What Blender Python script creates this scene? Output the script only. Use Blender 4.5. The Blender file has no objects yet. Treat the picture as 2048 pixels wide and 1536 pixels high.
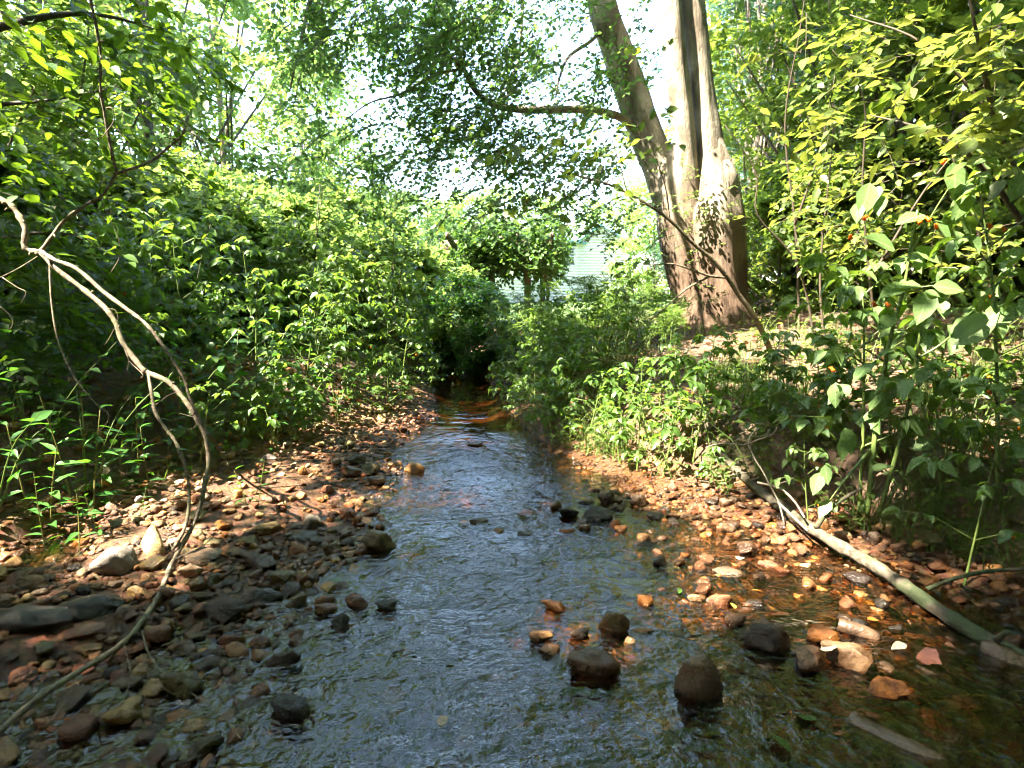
import bpy, math, random
import numpy as np
from mathutils import Vector, Matrix

scene = bpy.context.scene
col = scene.collection
R = math.radians

# ------------------------------------------------------------------ camera, light, exposure
F, CX, CY = 1220.0, 1024.0, 768.0        # focal length and centre, photograph pixels (2048 x 1536)
CAM_H, PITCH = 1.15, math.atan(168 / 1220.0)
CP, SP = math.cos(PITCH), math.sin(PITCH)
cam_d = bpy.data.cameras.new('camera')
cam = bpy.data.objects.new('camera', cam_d)
col.objects.link(cam)
cam.location = (0, 0, CAM_H)
cam.rotation_euler = (math.pi / 2 - PITCH, 0, 0)
cam_d.sensor_width = 36
cam_d.lens = 36 * F / 2048
cam_d.clip_start, cam_d.clip_end = 0.05, 800
cam_d.dof.use_dof = True
cam_d.dof.focus_distance = 3.0
cam_d.dof.aperture_fstop = 8
scene.camera = cam

SUN = Vector((-0.52, -0.27, 0.81)).normalized()     # towards the sun
world = bpy.data.worlds.new('World')
scene.world = world
world.use_nodes = True
wn = world.node_tree
wn.nodes.clear()
sky = wn.nodes.new('ShaderNodeTexSky')
sky.sky_type = 'NISHITA'
sky.sun_disc = False
sky.sun_elevation = math.asin(SUN.z)
sky.sun_rotation = math.atan2(SUN.x, SUN.y) % (2 * math.pi)
sky.air_density, sky.dust_density, sky.ozone_density = 1.15, 1.5, 1.0
wb = wn.nodes.new('ShaderNodeBackground')
wb.inputs['Strength'].default_value = 0.15
wo = wn.nodes.new('ShaderNodeOutputWorld')
wn.links.new(sky.outputs[0], wb.inputs[0])
wn.links.new(wb.outputs[0], wo.inputs[0])
sun_d = bpy.data.lights.new('sun', 'SUN')
sun_d.energy = 5.0
sun_d.angle = R(0.5)
sun_d.color = (1.0, 0.91, 0.73)
sun = bpy.data.objects.new('sun', sun_d)
col.objects.link(sun)
sun.rotation_euler = SUN.to_track_quat('Z', 'Y').to_euler()
vs = scene.view_settings
vs.view_transform, vs.look, vs.gamma, vs.exposure = 'Standard', 'None', 1.0, 3.65
vs.use_curve_mapping = False
cy = scene.cycles
cy.max_bounces, cy.diffuse_bounces, cy.glossy_bounces, cy.transmission_bounces = 7, 4, 3, 4
cy.transparent_max_bounces = 10
cy.caustics_reflective = cy.caustics_refractive = False
cy.sample_clamp_indirect = 6.0
cy.use_denoising = True
cy.denoising_input_passes = 'RGB'
cy.use_adaptive_sampling = True
scene.cycles.filter_width = 1.2
cy.adaptive_threshold = 0.02
scene.render.use_persistent_data = False

# ------------------------------------------------------------------ picture <-> place
def at(px, py, Y):
    """The point seen at photograph pixel (px, py) that lies Y metres ahead."""
    u, v = (px - CX) / F, -(py - CY) / F
    t = Y / (v * SP + CP)
    return np.array((t * u, Y, CAM_H + t * (v * CP - SP)))

def on_z(px, py, z=0.0):
    u, v = (px - CX) / F, -(py - CY) / F
    dz = v * CP - SP
    t = (z - CAM_H) / dz
    return np.array((t * u, t * (v * SP + CP), z))

def project(P):
    P = np.atleast_2d(P)
    x, y, z = P[:, 0], P[:, 1], P[:, 2] - CAM_H
    d = y * CP - z * SP
    v = y * SP + z * CP
    dd = np.where(np.abs(d) < 1e-4, 1e-4, d)
    return CX + F * x / dd, CY - F * v / dd, d

rng = np.random.default_rng(11)
random.seed(11)
_tab = np.random.default_rng(3).random((256, 256))
def vnoise(x, y, s=0):
    x = np.asarray(x, float) + 37.3 * s + 1000; y = np.asarray(y, float) + 91.7 * s + 1000
    i, j = np.floor(x).astype(int), np.floor(y).astype(int)
    fx, fy = x - i, y - j
    fx, fy = fx * fx * (3 - 2 * fx), fy * fy * (3 - 2 * fy)
    g = lambda a, b: _tab[a % 256, b % 256]
    return (g(i, j) * (1 - fx) * (1 - fy) + g(i + 1, j) * fx * (1 - fy) + g(i, j + 1) * (1 - fx) * fy + g(i + 1, j + 1) * fx * fy) * 2 - 1
def fbm(x, y, s=0, o=4):
    a, r = 0.5, 0
    for k in range(o):
        r = r + a * vnoise(x * 2 ** k, y * 2 ** k, s + k); a *= .5
    return r
def sstep(t):
    t = np.clip(t, 0, 1); return t * t * (3 - 2 * t)

# ------------------------------------------------------------------ terrain shape
_Y  = [-3, 1.0, 1.5, 2.2, 2.9, 3.4, 3.9, 4.6, 6.0, 7.8, 9.0, 10.5, 12]
_WL = [-3.2, -2.3, -1.45, -.98, -.76, -.72, -.72, -.88, -.74, -.97, -1.5, -2.6, -3.6]
_LB = [-3.8, -3.5, -3.0, -2.55, -2.35, -2.15, -1.95, -1.7, -1.1, -1.12, -1.75, -2.9, -4.0]
_WR = [2.9, 2.5, 2.3, 1.9, 1.2, .66, .46, .28, -.03, -.12, -.55, -1.6, -2.6]
_RB = [3.1, 2.8, 2.5, 2.2, 1.72, 1.3, .9, .5, .07, 0.0, -.42, -1.45, -2.5]
def terrain(x, y):
    x = np.asarray(x, float); y = np.asarray(y, float)
    wl, lb, wr, rb = (np.interp(y, _Y, c) for c in (_WL, _LB, _WR, _RB))
    n = fbm(x * 1.1, y * 1.1, 1) ; n2 = fbm(x * 4, y * 4, 5, 3)
    wob = .12 * fbm(x * 1.7, y * 1.7, 9, 3)
    depth = np.interp(y, [0, 1.2, 2.0, 3.0, 3.6, 4.5, 6, 9], [.085, .08, .07, .05, .075, .11, .11, .09])
    edge = np.minimum(x - wl, wr - x)
    bed = -depth * sstep(edge / .35 + .25) + .03 * n2
    # the shallow riffle on the right, barely under water
    rif = sstep((x - .16) / .4) * sstep((y - 1.5) / .4) * (1 - sstep((y - 3.9) / .5))
    bed = bed * (1 - .62 * rif) * (1 - .80 * sstep((-.42 - x) / .45) * (1 - sstep((y - 2.8) / .5)))
    s = np.clip((wl - x) / (wl - lb), 0, 1)
    lbar = -.012 + .10 * s ** .9 + .03 * n2
    # runnel of ochre water behind the left bar
    lbar = lbar - .11 * np.exp(-((x + 2.15 + .25 * (y - 2.7)) / .22) ** 2 - ((y - 2.65) / .45) ** 2)
    d = lb - x + wob
    lbank = .09 + .42 * sstep(d / 1.0) + .025 * np.clip(d, 0, 20) + .05 * n * sstep(d)
    s2 = np.clip((x - wr) / (rb - wr), 0, 1)
    rbar = -.02 + .07 * s2 + .03 * n2
    d2 = x - rb + wob
    slope = np.interp(y, [1, 3, 5, 9, 14], [.10, .12, .14, .15, .10])
    rbank = .05 + .27 * sstep(d2 / .45) + slope * np.clip(d2, 0, 14) + .06 * n * sstep(d2 * .7) + .012 * n2
    z = np.where(x < lb, lbank, np.where(x < wl, lbar, np.where(x < wr, bed, np.where(x < rb, rbar, rbank))))
    far = .5 + .018 * np.clip(y - 12, 0, 80) + .25 * n * .4
    f = sstep((y - 9.6) / 2.5) * (1 - sstep((x - 1) / 3) * (1 - sstep((y - 14) / 10)))
    return z * (1 - f) + far * f
def gz(x, y): return float(terrain(x, y))
def on_ground(px, py, off=0.0):
    u, v = (px - CX) / F, -(py - CY) / F
    dy, dz = v * SP + CP, v * CP - SP
    ts = np.linspace(.8, 60, 3000)
    h = CAM_H + ts * dz - terrain(ts * u, ts * dy) - off
    k = np.argmax(h < 0) if (h < 0).any() else len(ts) - 1
    t = ts[k]
    return np.array((t * u, t * dy, CAM_H + t * dz))

# ------------------------------------------------------------------ objects
def thing(name, label, cat, loc=(0, 0, 0), group=None):
    o = bpy.data.objects.new(name, None)
    o.empty_display_size = .1
    col.objects.link(o)
    o.location = tuple(float(v) for v in loc)
    o['category'] = cat
    if label: o['label'] = label
    if group: o['group'] = group
    return o
def tag(o, label, cat, group=None):
    if label: o['label'] = label
    o['category'] = cat
    if group: o['group'] = group
    return o
def mesh_np(name, V, Fs, mat, attrs=None, smooth=True):
    """Mesh from an (n,3) array and an (m,k) face array (or a list of such arrays)."""
    V = np.asarray(V, np.float32)
    Fs = Fs if isinstance(Fs, list) else [Fs]
    Fs = [np.asarray(f, np.int32) for f in Fs if len(f)]
    me = bpy.data.meshes.new(name)
    me.vertices.add(len(V)); me.vertices.foreach_set('co', V.ravel())
    loops = np.concatenate([f.ravel() for f in Fs]); me.loops.add(len(loops)); me.loops.foreach_set('vertex_index', loops)
    tot = np.concatenate([np.full(len(f), f.shape[1], np.int32) for f in Fs])
    me.polygons.add(len(tot)); me.polygons.foreach_set('loop_start', np.concatenate(([0], np.cumsum(tot)[:-1])).astype(np.int32))
    me.update(calc_edges=True)
    if smooth: me.polygons.foreach_set('use_smooth', np.ones(len(tot), bool))
    for k, a in (attrs or {}).items():
        a = np.asarray(a, np.float32)
        if a.ndim == 1:
            me.attributes.new(k, 'FLOAT', 'POINT').data.foreach_set('value', a)
        else:
            me.attributes.new(k, 'FLOAT_VECTOR', 'POINT').data.foreach_set('vector', a.ravel())
    if mat: me.materials.append(mat)
    return me
def link(name, me, parent=None, kind=None):
    o = bpy.data.objects.new(name, me)
    col.objects.link(o)
    if parent is not None: o.parent = parent
    if kind: o['kind'] = kind
    return o
class MB:
    """Collects tubes and boxes in world space; build() links them as ONE mesh under a parent."""
    def __init__(s): s.V, s.Q, s.T, s.n = [], [], [], 0
    def add(s, V, Q=None, T=None):
        V = np.asarray(V, float); s.V.append(V)
        if Q is not None and len(Q): s.Q.append(np.asarray(Q) + s.n)
        if T is not None and len(T): s.T.append(np.asarray(T) + s.n)
        s.n += len(V); return s
    def tube(s, pts, rad, sides=6, jit=0.0, cap=True, lobes=0, seed=0):
        P = np.asarray(pts, float); n = len(P); rad = np.broadcast_to(np.asarray(rad, float), (n,))
        T = np.gradient(P, axis=0); T /= np.linalg.norm(T, axis=1)[:, None] + 1e-9
        ref = np.array((0, 0, 1.)) if abs(T[0][2]) < .9 else np.array((1., 0, 0))
        A = np.cross(T, ref); A /= np.linalg.norm(A, axis=1)[:, None] + 1e-9
        for k in range(1, n):
            a = A[k - 1] - T[k] * (A[k - 1] @ T[k]); A[k] = a / (np.linalg.norm(a) + 1e-9)
        B = np.cross(T, A)
        th = np.arange(sides) * 2 * math.pi / sides
        rr = rad[:, None] * np.ones((1, sides))
        if jit:
            ss = np.concatenate(([0], np.cumsum(np.linalg.norm(np.diff(P, axis=0), axis=1))))
            rr = rr * (1 + jit * fbm(np.cos(th)[None] * 1.3 + ss[:, None] * .6 / max(rad.mean(), .01) * .12 + seed, np.sin(th)[None] * 1.3 + ss[:, None] * .9 + seed * 3, 2))
        if lobes: rr = rr * (1 + .10 * np.cos(lobes * th[None] + seed + .25 * np.arange(n)[:, None] / 3) * np.linspace(1, .3, n)[:, None])
        V = P[:, None] + rr[..., None] * (np.cos(th)[None, :, None] * A[:, None] + np.sin(th)[None, :, None] * B[:, None])
        i, j = np.meshgrid(np.arange(n - 1), np.arange(sides), indexing='ij'); jn = (j + 1) % sides
        Q = np.stack((i * sides + j, i * sides + jn, (i + 1) * sides + jn, (i + 1) * sides + j), -1).reshape(-1, 4)
        V = V.reshape(-1, 3)
        Tt = None
        if cap:
            V = np.vstack((V, P[-1] + T[-1] * rad[-1] * .5, P[0])); a = n * sides; b = (n - 1) * sides
            Tt = [(b + k, b + (k + 1) % sides, a) for k in range(sides)] + [((k + 1) % sides, k, a + 1) for k in range(sides)]
        return s.add(V, Q, Tt)
    def box(s, lo, hi, M=None):
        lo, hi = np.asarray(lo, float), np.asarray(hi, float)
        V = np.array([[(lo, hi)[(k >> a) & 1][a] for a in range(3)] for k in range(8)])
        if M is not None: V = np.array([tuple(M @ Vector(v)) for v in V])
        return s.add(V, [(0, 2, 3, 1), (4, 5, 7, 6), (0, 1, 5, 4), (2, 6, 7, 3), (0, 4, 6, 2), (1, 3, 7, 5)])
    def build(s, name, mat, parent=None, kind=None, smooth=True):
        V = np.vstack(s.V)
        if parent is not None: V = V - np.array(parent.location)
        Fs = [np.vstack(s.Q)] if s.Q else []
        if s.T: Fs.append(np.vstack(s.T))
        return link(name, mesh_np(name, V, Fs, mat, smooth=smooth), parent, kind)
def smooth_path(P, m=4):
    """Catmull-Rom through the rows of P."""
    P = np.asarray(P, float)
    if len(P) < 3: return np.vstack([P[0] + (P[-1] - P[0]) * t for t in np.linspace(0, 1, m + 1)])
    Q = np.vstack((2 * P[0] - P[1], P, 2 * P[-1] - P[-2])); out = []
    for i in range(1, len(Q) - 2):
        for t in np.linspace(0, 1, m, endpoint=False):
            a, b, c, d = Q[i - 1:i + 3]
            out.append(.5 * (2 * b + (c - a) * t + (2 * a - 5 * b + 4 * c - d) * t * t + (3 * b - a - 3 * c + d) * t ** 3))
    return np.vstack(out + [P[-1]])
def ppath(lst, m=4): return smooth_path([at(*p) for p in lst], m)

# ------------------------------------------------------------------ materials
class NT:
    def __init__(s, name):
        s.m = bpy.data.materials.new(name); s.m.use_nodes = True; s.t = s.m.node_tree; s.t.nodes.clear()
        s.out = s.n('OutputMaterial')
    def n(s, typ, **kw):
        x = s.t.nodes.new('ShaderNode' + typ)
        for k, v in kw.items():
            if hasattr(x, k): setattr(x, k, v)
            else: s.set(x, k.replace('_', ' '), v)
        return x
    def set(s, x, k, v):
        i = x.inputs[k]
        if isinstance(v, bpy.types.NodeSocket): s.t.links.new(v, i)
        elif isinstance(v, (tuple, list)) and len(v) == 3 and i.type == 'RGBA': i.default_value = (*v, 1)
        else: i.default_value = v
    def math(s, op, a, b=0.0, c=None, clamp=False):
        x = s.n('Math', operation=op, use_clamp=clamp); s.set(x, 0, a); s.set(x, 1, b)
        if c is not None: s.set(x, 2, c)
        return x.outputs[0]
    def mix(s, f, a, b, blend='MIX'):
        x = s.n('Mix', data_type='RGBA', blend_type=blend); s.set(x, 0, f); s.set(x, 6, a); s.set(x, 7, b); return x.outputs[2]
    def rng(s, v, a, b, c=0.0, d=1.0):
        x = s.n('MapRange'); s.set(x, 0, v); s.set(x, 1, a); s.set(x, 2, b); s.set(x, 3, c); s.set(x, 4, d); return x.outputs[0]
    def noise(s, scale, vec=None, detail=4, rough=.6):
        x = s.n('TexNoise'); s.set(x, 'Scale', scale); s.set(x, 'Detail', detail); s.set(x, 'Roughness', rough)
        if vec is not None: s.set(x, 'Vector', vec)
        return x.outputs[0]
    def pos(s): return s.n('NewGeometry').outputs['Position']
    def scaled(s, v, sc):
        x = s.n('Mapping'); s.set(x, 'Vector', v); x.inputs['Scale'].default_value = sc; return x.outputs[0]
    def bump(s, h, strength=.5, dist=.01):
        x = s.n('Bump'); s.set(x, 'Height', h); s.set(x, 'Strength', strength); s.set(x, 'Distance', dist); return x.outputs[0]
    def pbr(s, color, rough=.6, normal=None, spec=.5, **kw):
        x = s.n('BsdfPrincipled'); s.set(x, 'Base Color', color); s.set(x, 'Roughness', rough); s.set(x, 'Specular IOR Level', spec)
        if normal is not None: s.set(x, 'Normal', normal)
        for k, v in kw.items(): s.set(x, k.replace('_', ' '), v)
        return x.outputs[0]
    def done(s, sh): s.t.links.new(sh, s.out.inputs[0]); return s.m

def leafmat(name, lo, hi, trans, tw=.45, rough=.5, spec=.35, vein=.25):
    """Leaf: reflected colour between lo and hi leaf by leaf, transmitted colour trans."""
    t = NT(name)
    a = t.n('Attribute', attribute_name='tint').outputs['Fac']
    r = t.n('ObjectInfo').outputs['Random']
    v = t.math('FRACT', t.math('ADD', a, r))
    rib = t.n('Attribute', attribute_name='rib').outputs['Fac']
    c = t.mix(v, lo, hi)
    mott = t.noise(90, t.pos(), 2)
    c = t.mix(t.rng(mott, .35, .65, 0, .35), c, tuple(x * .6 for x in lo))
    c = t.mix(t.math('MULTIPLY', t.rng(rib, .12, .0), vein), c, tuple(min(1, x * 2.2 + .02) for x in hi))
    lv = t.n('Attribute', attribute_name='along').outputs['Fac']
    side = t.math('FRACT', t.math('SUBTRACT', t.math('MULTIPLY', lv, 7.0), t.math('MULTIPLY', rib, 1.5)))
    c = t.mix(t.math('MULTIPLY', t.math('LESS_THAN', side, .14), vein * .55), c, tuple(min(1, x * 2.0 + .02) for x in hi))
    tc = t.mix(v, tuple(x * .75 for x in trans), tuple(min(1, x * 1.25) for x in trans))
    tr = t.n('BsdfTranslucent'); t.set(tr, 'Color', tc)
    mx = t.n('MixShader'); t.set(mx, 0, tw); t.set(mx, 1, t.pbr(c, rough, spec=spec)); t.set(mx, 2, tr.outputs[0])
    return t.done(mx.outputs[0])

M = {}
M['jewel']  = leafmat('jewelweed_leaf', (.044, .094, .020), (.080, .15, .032), (.20, .34, .035), .45, .42, .45, .5)
M['jewel2'] = leafmat('pale_jewelweed_leaf', (.085, .155, .045), (.14, .22, .075), (.22, .36, .03), .35, .5, .35, .5)
M['maple']  = leafmat('maple_leaf', (.045, .10, .03), (.075, .145, .045), (.22, .40, .07), .5, .5, .4)
M['shade']  = leafmat('canopy_leaf', (.035, .085, .03), (.06, .13, .03), (.12, .28, .03), .4, .5, .4)
M['leftleaf'] = leafmat('dark_tree_leaf', (.032, .08, .014), (.058, .115, .018), (.18, .32, .015), .4, .5, .35)
M['birch']  = leafmat('yellow_green_leaf', (.068, .11, .022), (.112, .155, .034), (.29, .34, .045), .45, .45, .4, .4)
M['bright'] = leafmat('sunny_tree_leaf', (.075, .14, .032), (.125, .20, .05), (.29, .42, .08), .45, .5, .35)  # sunlit look put into a lighter leaf colour
M['mid']    = leafmat('mid_green_leaf', (.046, .084, .018), (.082, .13, .026), (.22, .31, .035), .45, .5, .35)
M['dark']   = leafmat('dark_shrub_leaf', (.022, .085, .018), (.045, .12, .02), (.10, .28, .02), .35, .5, .35)
M['pine']   = leafmat('pine_needle', (.035, .085, .055), (.065, .13, .08), (.08, .18, .08), .2, .5, .3)
M['lance']  = leafmat('lance_leaf', (.035, .12, .022), (.06, .17, .03), (.14, .36, .02), .35, .38, .5, .8)
M['feather'] = leafmat('feathery_leaf', (.06, .12, .022), (.10, .17, .03), (.22, .38, .03), .4, .5, .3)
M['grass']  = leafmat('grass_blade', (.05, .10, .02), (.12, .16, .05), (.2, .34, .04), .35, .5, .3)
M['vine']   = leafmat('vine_leaf', (.028, .075, .018), (.06, .115, .028), (.13, .26, .03), .4, .5, .35)
M['litter'] = leafmat('dead_leaf', (.16, .075, .040), (.34, .19, .11), (.20, .08, .03), .15, .6, .3, .2)

def stemmat(name, a, b, rough=.5):
    t = NT(name); n = t.noise(12, t.scaled(t.pos(), (1, 1, .25)))
    return t.done(t.pbr(t.mix(n, a, b), rough, t.bump(t.noise(160, t.pos()), .3, .003)))
M['stem']  = stemmat('green_stem', (.07, .13, .03), (.15, .19, .05), .4)
M['rstem'] = stemmat('reddish_stem', (.14, .09, .03), (.12, .16, .04), .4)
M['twig']  = stemmat('dark_twig', (.035, .025, .016), (.09, .065, .045), .7)
M['gtwig'] = stemmat('grey_twig', (.14, .115, .085), (.30, .25, .19), .7)
M['flower'] = leafmat('orange_petal', (.75, .16, .01), (.85, .30, .02), (.8, .2, .01), .3, .5, .3, 0)

def barkmat(name, lowA, lowB, hiA, hiB, z0, z1, ridge=.02, sc=9):
    t = NT(name); p = t.pos(); z = t.n('SeparateXYZ'); t.set(z, 0, p)
    n1 = t.math('ADD', t.math('MULTIPLY', t.noise(sc * 2.4, t.scaled(p, (1, 1, .13)), 6, .7), .65), t.math('MULTIPLY', t.noise(sc * .6, t.scaled(p, (1, 1, .3)), 3), .35)); n2 = t.noise(3, p, 4); n3 = t.noise(40, t.scaled(p, (1, 1, .3)), 4)
    h = t.rng(t.math('ADD', z.outputs[2], t.math('MULTIPLY', n2, .9)), z0, z1)
    c = t.mix(h, t.mix(t.rng(n1, .38, .62), lowA, lowB), t.mix(t.rng(t.noise(5, t.scaled(p, (1, 1, .35)), 5), .4, .62), hiA, hiB))
    c = t.mix(t.rng(n3, .45, .7, 0, .35), c, tuple(x * .45 for x in lowA))
    hh = t.math('ADD', n1, t.math('MULTIPLY', n3, .25))
    return t.done(t.pbr(c, .85, t.bump(hh, .9, ridge), .2))
M['bark'] = barkmat('maple_bark', (.045, .028, .019), (.18, .118, .082), (.15, .12, .09), (.44, .385, .31), 2.0, 3.6, .03, 11)  # upper bark really paler, with the sunlight on it added into the colour
M['bgbark'] = barkmat('forest_bark', (.05, .04, .03), (.12, .095, .075), (.10, .08, .06), (.18, .15, .12), 2, 5)

def logmat():
    t = NT('mossy_bark'); p = t.pos()
    n = t.noise(6, p, 5); n2 = t.noise(30, p, 5)
    c = t.mix(t.rng(n2, .35, .65), (.04, .031, .022), (.12, .10, .072))
    c = t.mix(t.rng(n, .47, .57), c, t.mix(n2, (.030, .042, .016), (.08, .095, .048)))
    return t.done(t.pbr(c, .8, t.bump(t.math('ADD', n2, t.math('MULTIPLY', n, .5)), .8, .012), .25))
M['log'] = logmat()
def branchmat():
    t = NT('dead_branch_bark'); p = t.pos()
    n2 = t.noise(45, p, 5); n = t.noise(7, p, 4)
    c = t.mix(t.rng(n2, .38, .62), (.07, .054, .038), (.24, .19, .135))
    c = t.mix(t.rng(n, .5, .6, 0, .6), c, (.16, .16, .08))
    return t.done(t.pbr(c, .75, t.bump(n2, .7, .006), .25))
M['branch'] = branchmat()
def driftmat():
    t = NT('wet_driftwood'); p = t.pos(); n = t.noise(14, p, 6); n2 = t.noise(70, p, 4)
    c = t.mix(t.rng(n, .4, .6), (.05, .028, .016), (.17, .10, .06))
    return t.done(t.pbr(c, .35, t.bump(t.math('ADD', n, n2), .6, .01), .5))
M['drift'] = driftmat()

def stonemat(attr):
    t = NT('river_pebble' if attr else 'river_stone'); p = t.pos(); s = t.n('SeparateXYZ'); t.set(s, 0, p)
    oi = t.n('ObjectInfo')
    base = t.n('Attribute', attribute_name='hue').outputs['Color'] if attr else oi.outputs['Color']
    tc = t.n('TexCoord').outputs['Object']
    off = t.n('VectorMath', operation='ADD'); t.set(off, 0, p); t.set(off, 1, oi.outputs['Location'])
    n1 = t.noise(22, off.outputs[0], 6, .65); n2 = t.noise(110, p, 5, .7); n3 = t.noise(9, off.outputs[0], 3)
    c = t.mix(t.rng(n1, .38, .62), t.mix(1.0, base, (.55, .46, .42), 'MULTIPLY'), t.mix(1.0, base, (1.25, 1.2, 1.1), 'MULTIPLY'))
    c = t.mix(t.rng(n2, .55, .75, 0, .5), c, (.06, .045, .03))
    c = t.mix(t.rng(n3, .55, .7, 0, .4), c, t.mix(1.0, base, (1.0, .55, .25), 'MULTIPLY'))
    wet = t.rng(t.math('ADD', s.outputs[2], t.math('MULTIPLY', n3, .05)), .105, .065)   # splash zone just above the water line
    if not attr: wet = t.math('MAXIMUM', wet, t.math('SUBTRACT', 1.0, oi.outputs['Alpha']))
    c = t.mix(wet, c, t.mix(1.0, c, (.42, .34, .27), 'MULTIPLY'))
    rough = t.rng(wet, 0, 1, .75, .16)
    return t.done(t.pbr(c, rough, t.bump(t.math('ADD', n1, t.math('MULTIPLY', n2, .5)), .8, .018), .5))
M['stone'], M['pebble'] = stonemat(False), stonemat(True)

def groundmat():
    t = NT('stream_bank_earth'); p = t.pos(); s = t.n('SeparateXYZ'); t.set(s, 0, p)
    a = t.noise(3, p, 6); b = t.noise(38, p, 5, .7); c3 = t.noise(150, p, 3)
    v = t.n('TexVoronoi'); t.set(v, 'Scale', 55); t.set(v, 'Vector', p)
    grit = t.mix(t.rng(b, .3, .7), (.06, .030, .015), (.23, .115, .052))
    grit = t.mix(.45, grit, t.mix(1.0, grit, v.outputs['Color'], 'MULTIPLY'))
    soil = t.mix(t.rng(b, .35, .65), (.040, .025, .016), (.15, .09, .06))
    soil = t.mix(t.rng(a, .5, .62, 0, .45), soil, (.06, .085, .025))
    up = t.rng(t.math('ADD', s.outputs[2], t.math('MULTIPLY', a, .12)), .13, .24)
    c = t.mix(up, grit, soil)
    wet = t.rng(t.math('ADD', s.outputs[2], t.math('MULTIPLY', b, .03)), .085, .045)
    c = t.mix(wet, c, t.mix(1.0, c, (.62, .5, .40), 'MULTIPLY'))
    far = t.rng(s.outputs[1], 13, 18)
    c = t.mix(far, c, t.mix(a, (.06, .12, .03), (.12, .18, .05)))
    h = t.math('ADD', b, t.math('ADD', t.math('MULTIPLY', c3, .4), t.math('MULTIPLY', v.outputs['Distance'], .5)))
    return t.done(t.pbr(c, t.rng(wet, 0, 1, .9, .35), t.bump(h, .8, .02), .4))
M['ground'] = groundmat()

def watermat():
    t = NT('clear_stream_water'); p = t.pos()
    w1 = t.noise(12, t.scaled(p, (1.0, 1.3, 1)), 2, .5); w2 = t.noise(27, t.scaled(p, (1.0, 1.35, 1)), 3, .6); big = t.noise(1.9, t.scaled(p, (1, .8, 1)), 2)
    sy = t.n('SeparateXYZ'); t.set(sy, 0, p)
    amp = t.math('MULTIPLY', t.rng(big, .38, .62, .5, 1.1), t.rng(sy.outputs[1], 4.6, 5.4, 1.0, .22))
    w0 = t.noise(4.5, t.scaled(p, (1, 1.3, 1)), 2)
    h = t.math('MULTIPLY', t.math('ADD', t.math('ADD', w1, t.math('MULTIPLY', w2, .42)), t.math('MULTIPLY', w0, .55)), amp)
    nrm = t.bump(h, 1.0, .026)
    fr = t.n('Fresnel'); t.set(fr, 'IOR', 1.62); t.set(fr, 'Normal', nrm)
    gl = t.n('BsdfGlossy'); t.set(gl, 'Color', (1, 1, 1)); t.set(gl, 'Roughness', .02); t.set(gl, 'Normal', nrm)
    tr = t.n('BsdfTransparent'); t.set(tr, 'Color', (.66, .53, .37))
    mx = t.n('MixShader'); t.set(mx, 0, fr.outputs[0]); t.set(mx, 1, tr.outputs[0]); t.set(mx, 2, gl.outputs[0])
    return t.done(mx.outputs[0])
M['water'] = watermat()
def flat(name, c, rough=.6, var=.15, sc=6, bump=.2):
    t = NT(name); n = t.noise(sc, t.pos(), 5)
    return t.done(t.pbr(t.mix(n, tuple(x * (1 - var) for x in c), tuple(min(1, x * (1 + var)) for x in c)), rough, t.bump(t.noise(sc * 8, t.pos()), bump, .005)))
M['siding'] = flat('white_siding', (.54, .52, .53), .5, .06)
M['teal'] = flat('teal_trim_paint', (.10, .24, .24), .4)
M['roof'] = flat('pale_metal_roof', (.42, .45, .49), .4, .08)
M['curtain'] = flat('tan_window_blind', (.33, .26, .18), .7)
M['timber'] = flat('weathered_timber', (.12, .085, .06), .75, .35, 14)
def glassmat():
    t = NT('window_glass')
    return t.done(t.pbr((.06, .07, .07), .08, spec=.5, Alpha=.35))
M['glass'] = glassmat()

# ------------------------------------------------------------------ leaves
def leaf_template(w, st, wid, droop=.12, fold=.10, serr=0.0):
    """Stations along the midrib -> verts (x across, y along, z up), faces, rib attribute."""
    V, rib, T = [(0, 0, 0)], [0], []
    for s, k in zip(st, wid):
        zz = -droop * s * s
        V += [(-w * k, s, zz + fold * k * w), (0, s + .02, zz), (w * k, s, zz + fold * k * w)]; rib += [1, 0, 1]
    V.append((0, 1, -droop)); rib.append(0)
    T += [(0, 2, 1), (0, 3, 2)]
    for i in range(len(st) - 1):
        a, b = 1 + 3 * i, 4 + 3 * i
        T += [(a, a + 1, b), (a + 1, b + 1, b), (a + 1, a + 2, b + 1), (a + 2, b + 2, b + 1)]
    e, l = len(V) - 1, 1 + 3 * (len(st) - 1)
    T += [(l, l + 1, e), (l + 1, l + 2, e)]
    return np.array(V, float), np.array(T), np.array(rib, float)
def lobed_template():
    out = [(0, 0), (.20, .03), (.42, .10), (.40, .25), (.54, .46), (.42, .53), (.36, .66), (.22, .71), (.12, .86), (0, 1)]
    V = [(0, .38, -.03)] + [(x, y, .06 * abs(x) - .12 * y * y) for x, y in out] + [(-x, y, .06 * abs(x) - .12 * y * y) for x, y in out[-2:0:-1]]
    n = len(V) - 1
    T = [(0, 1 + k, 1 + (k + 1) % n) for k in range(n)]
    return np.array(V, float), np.array(T), np.array([0.] + [1.] * n)
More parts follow.
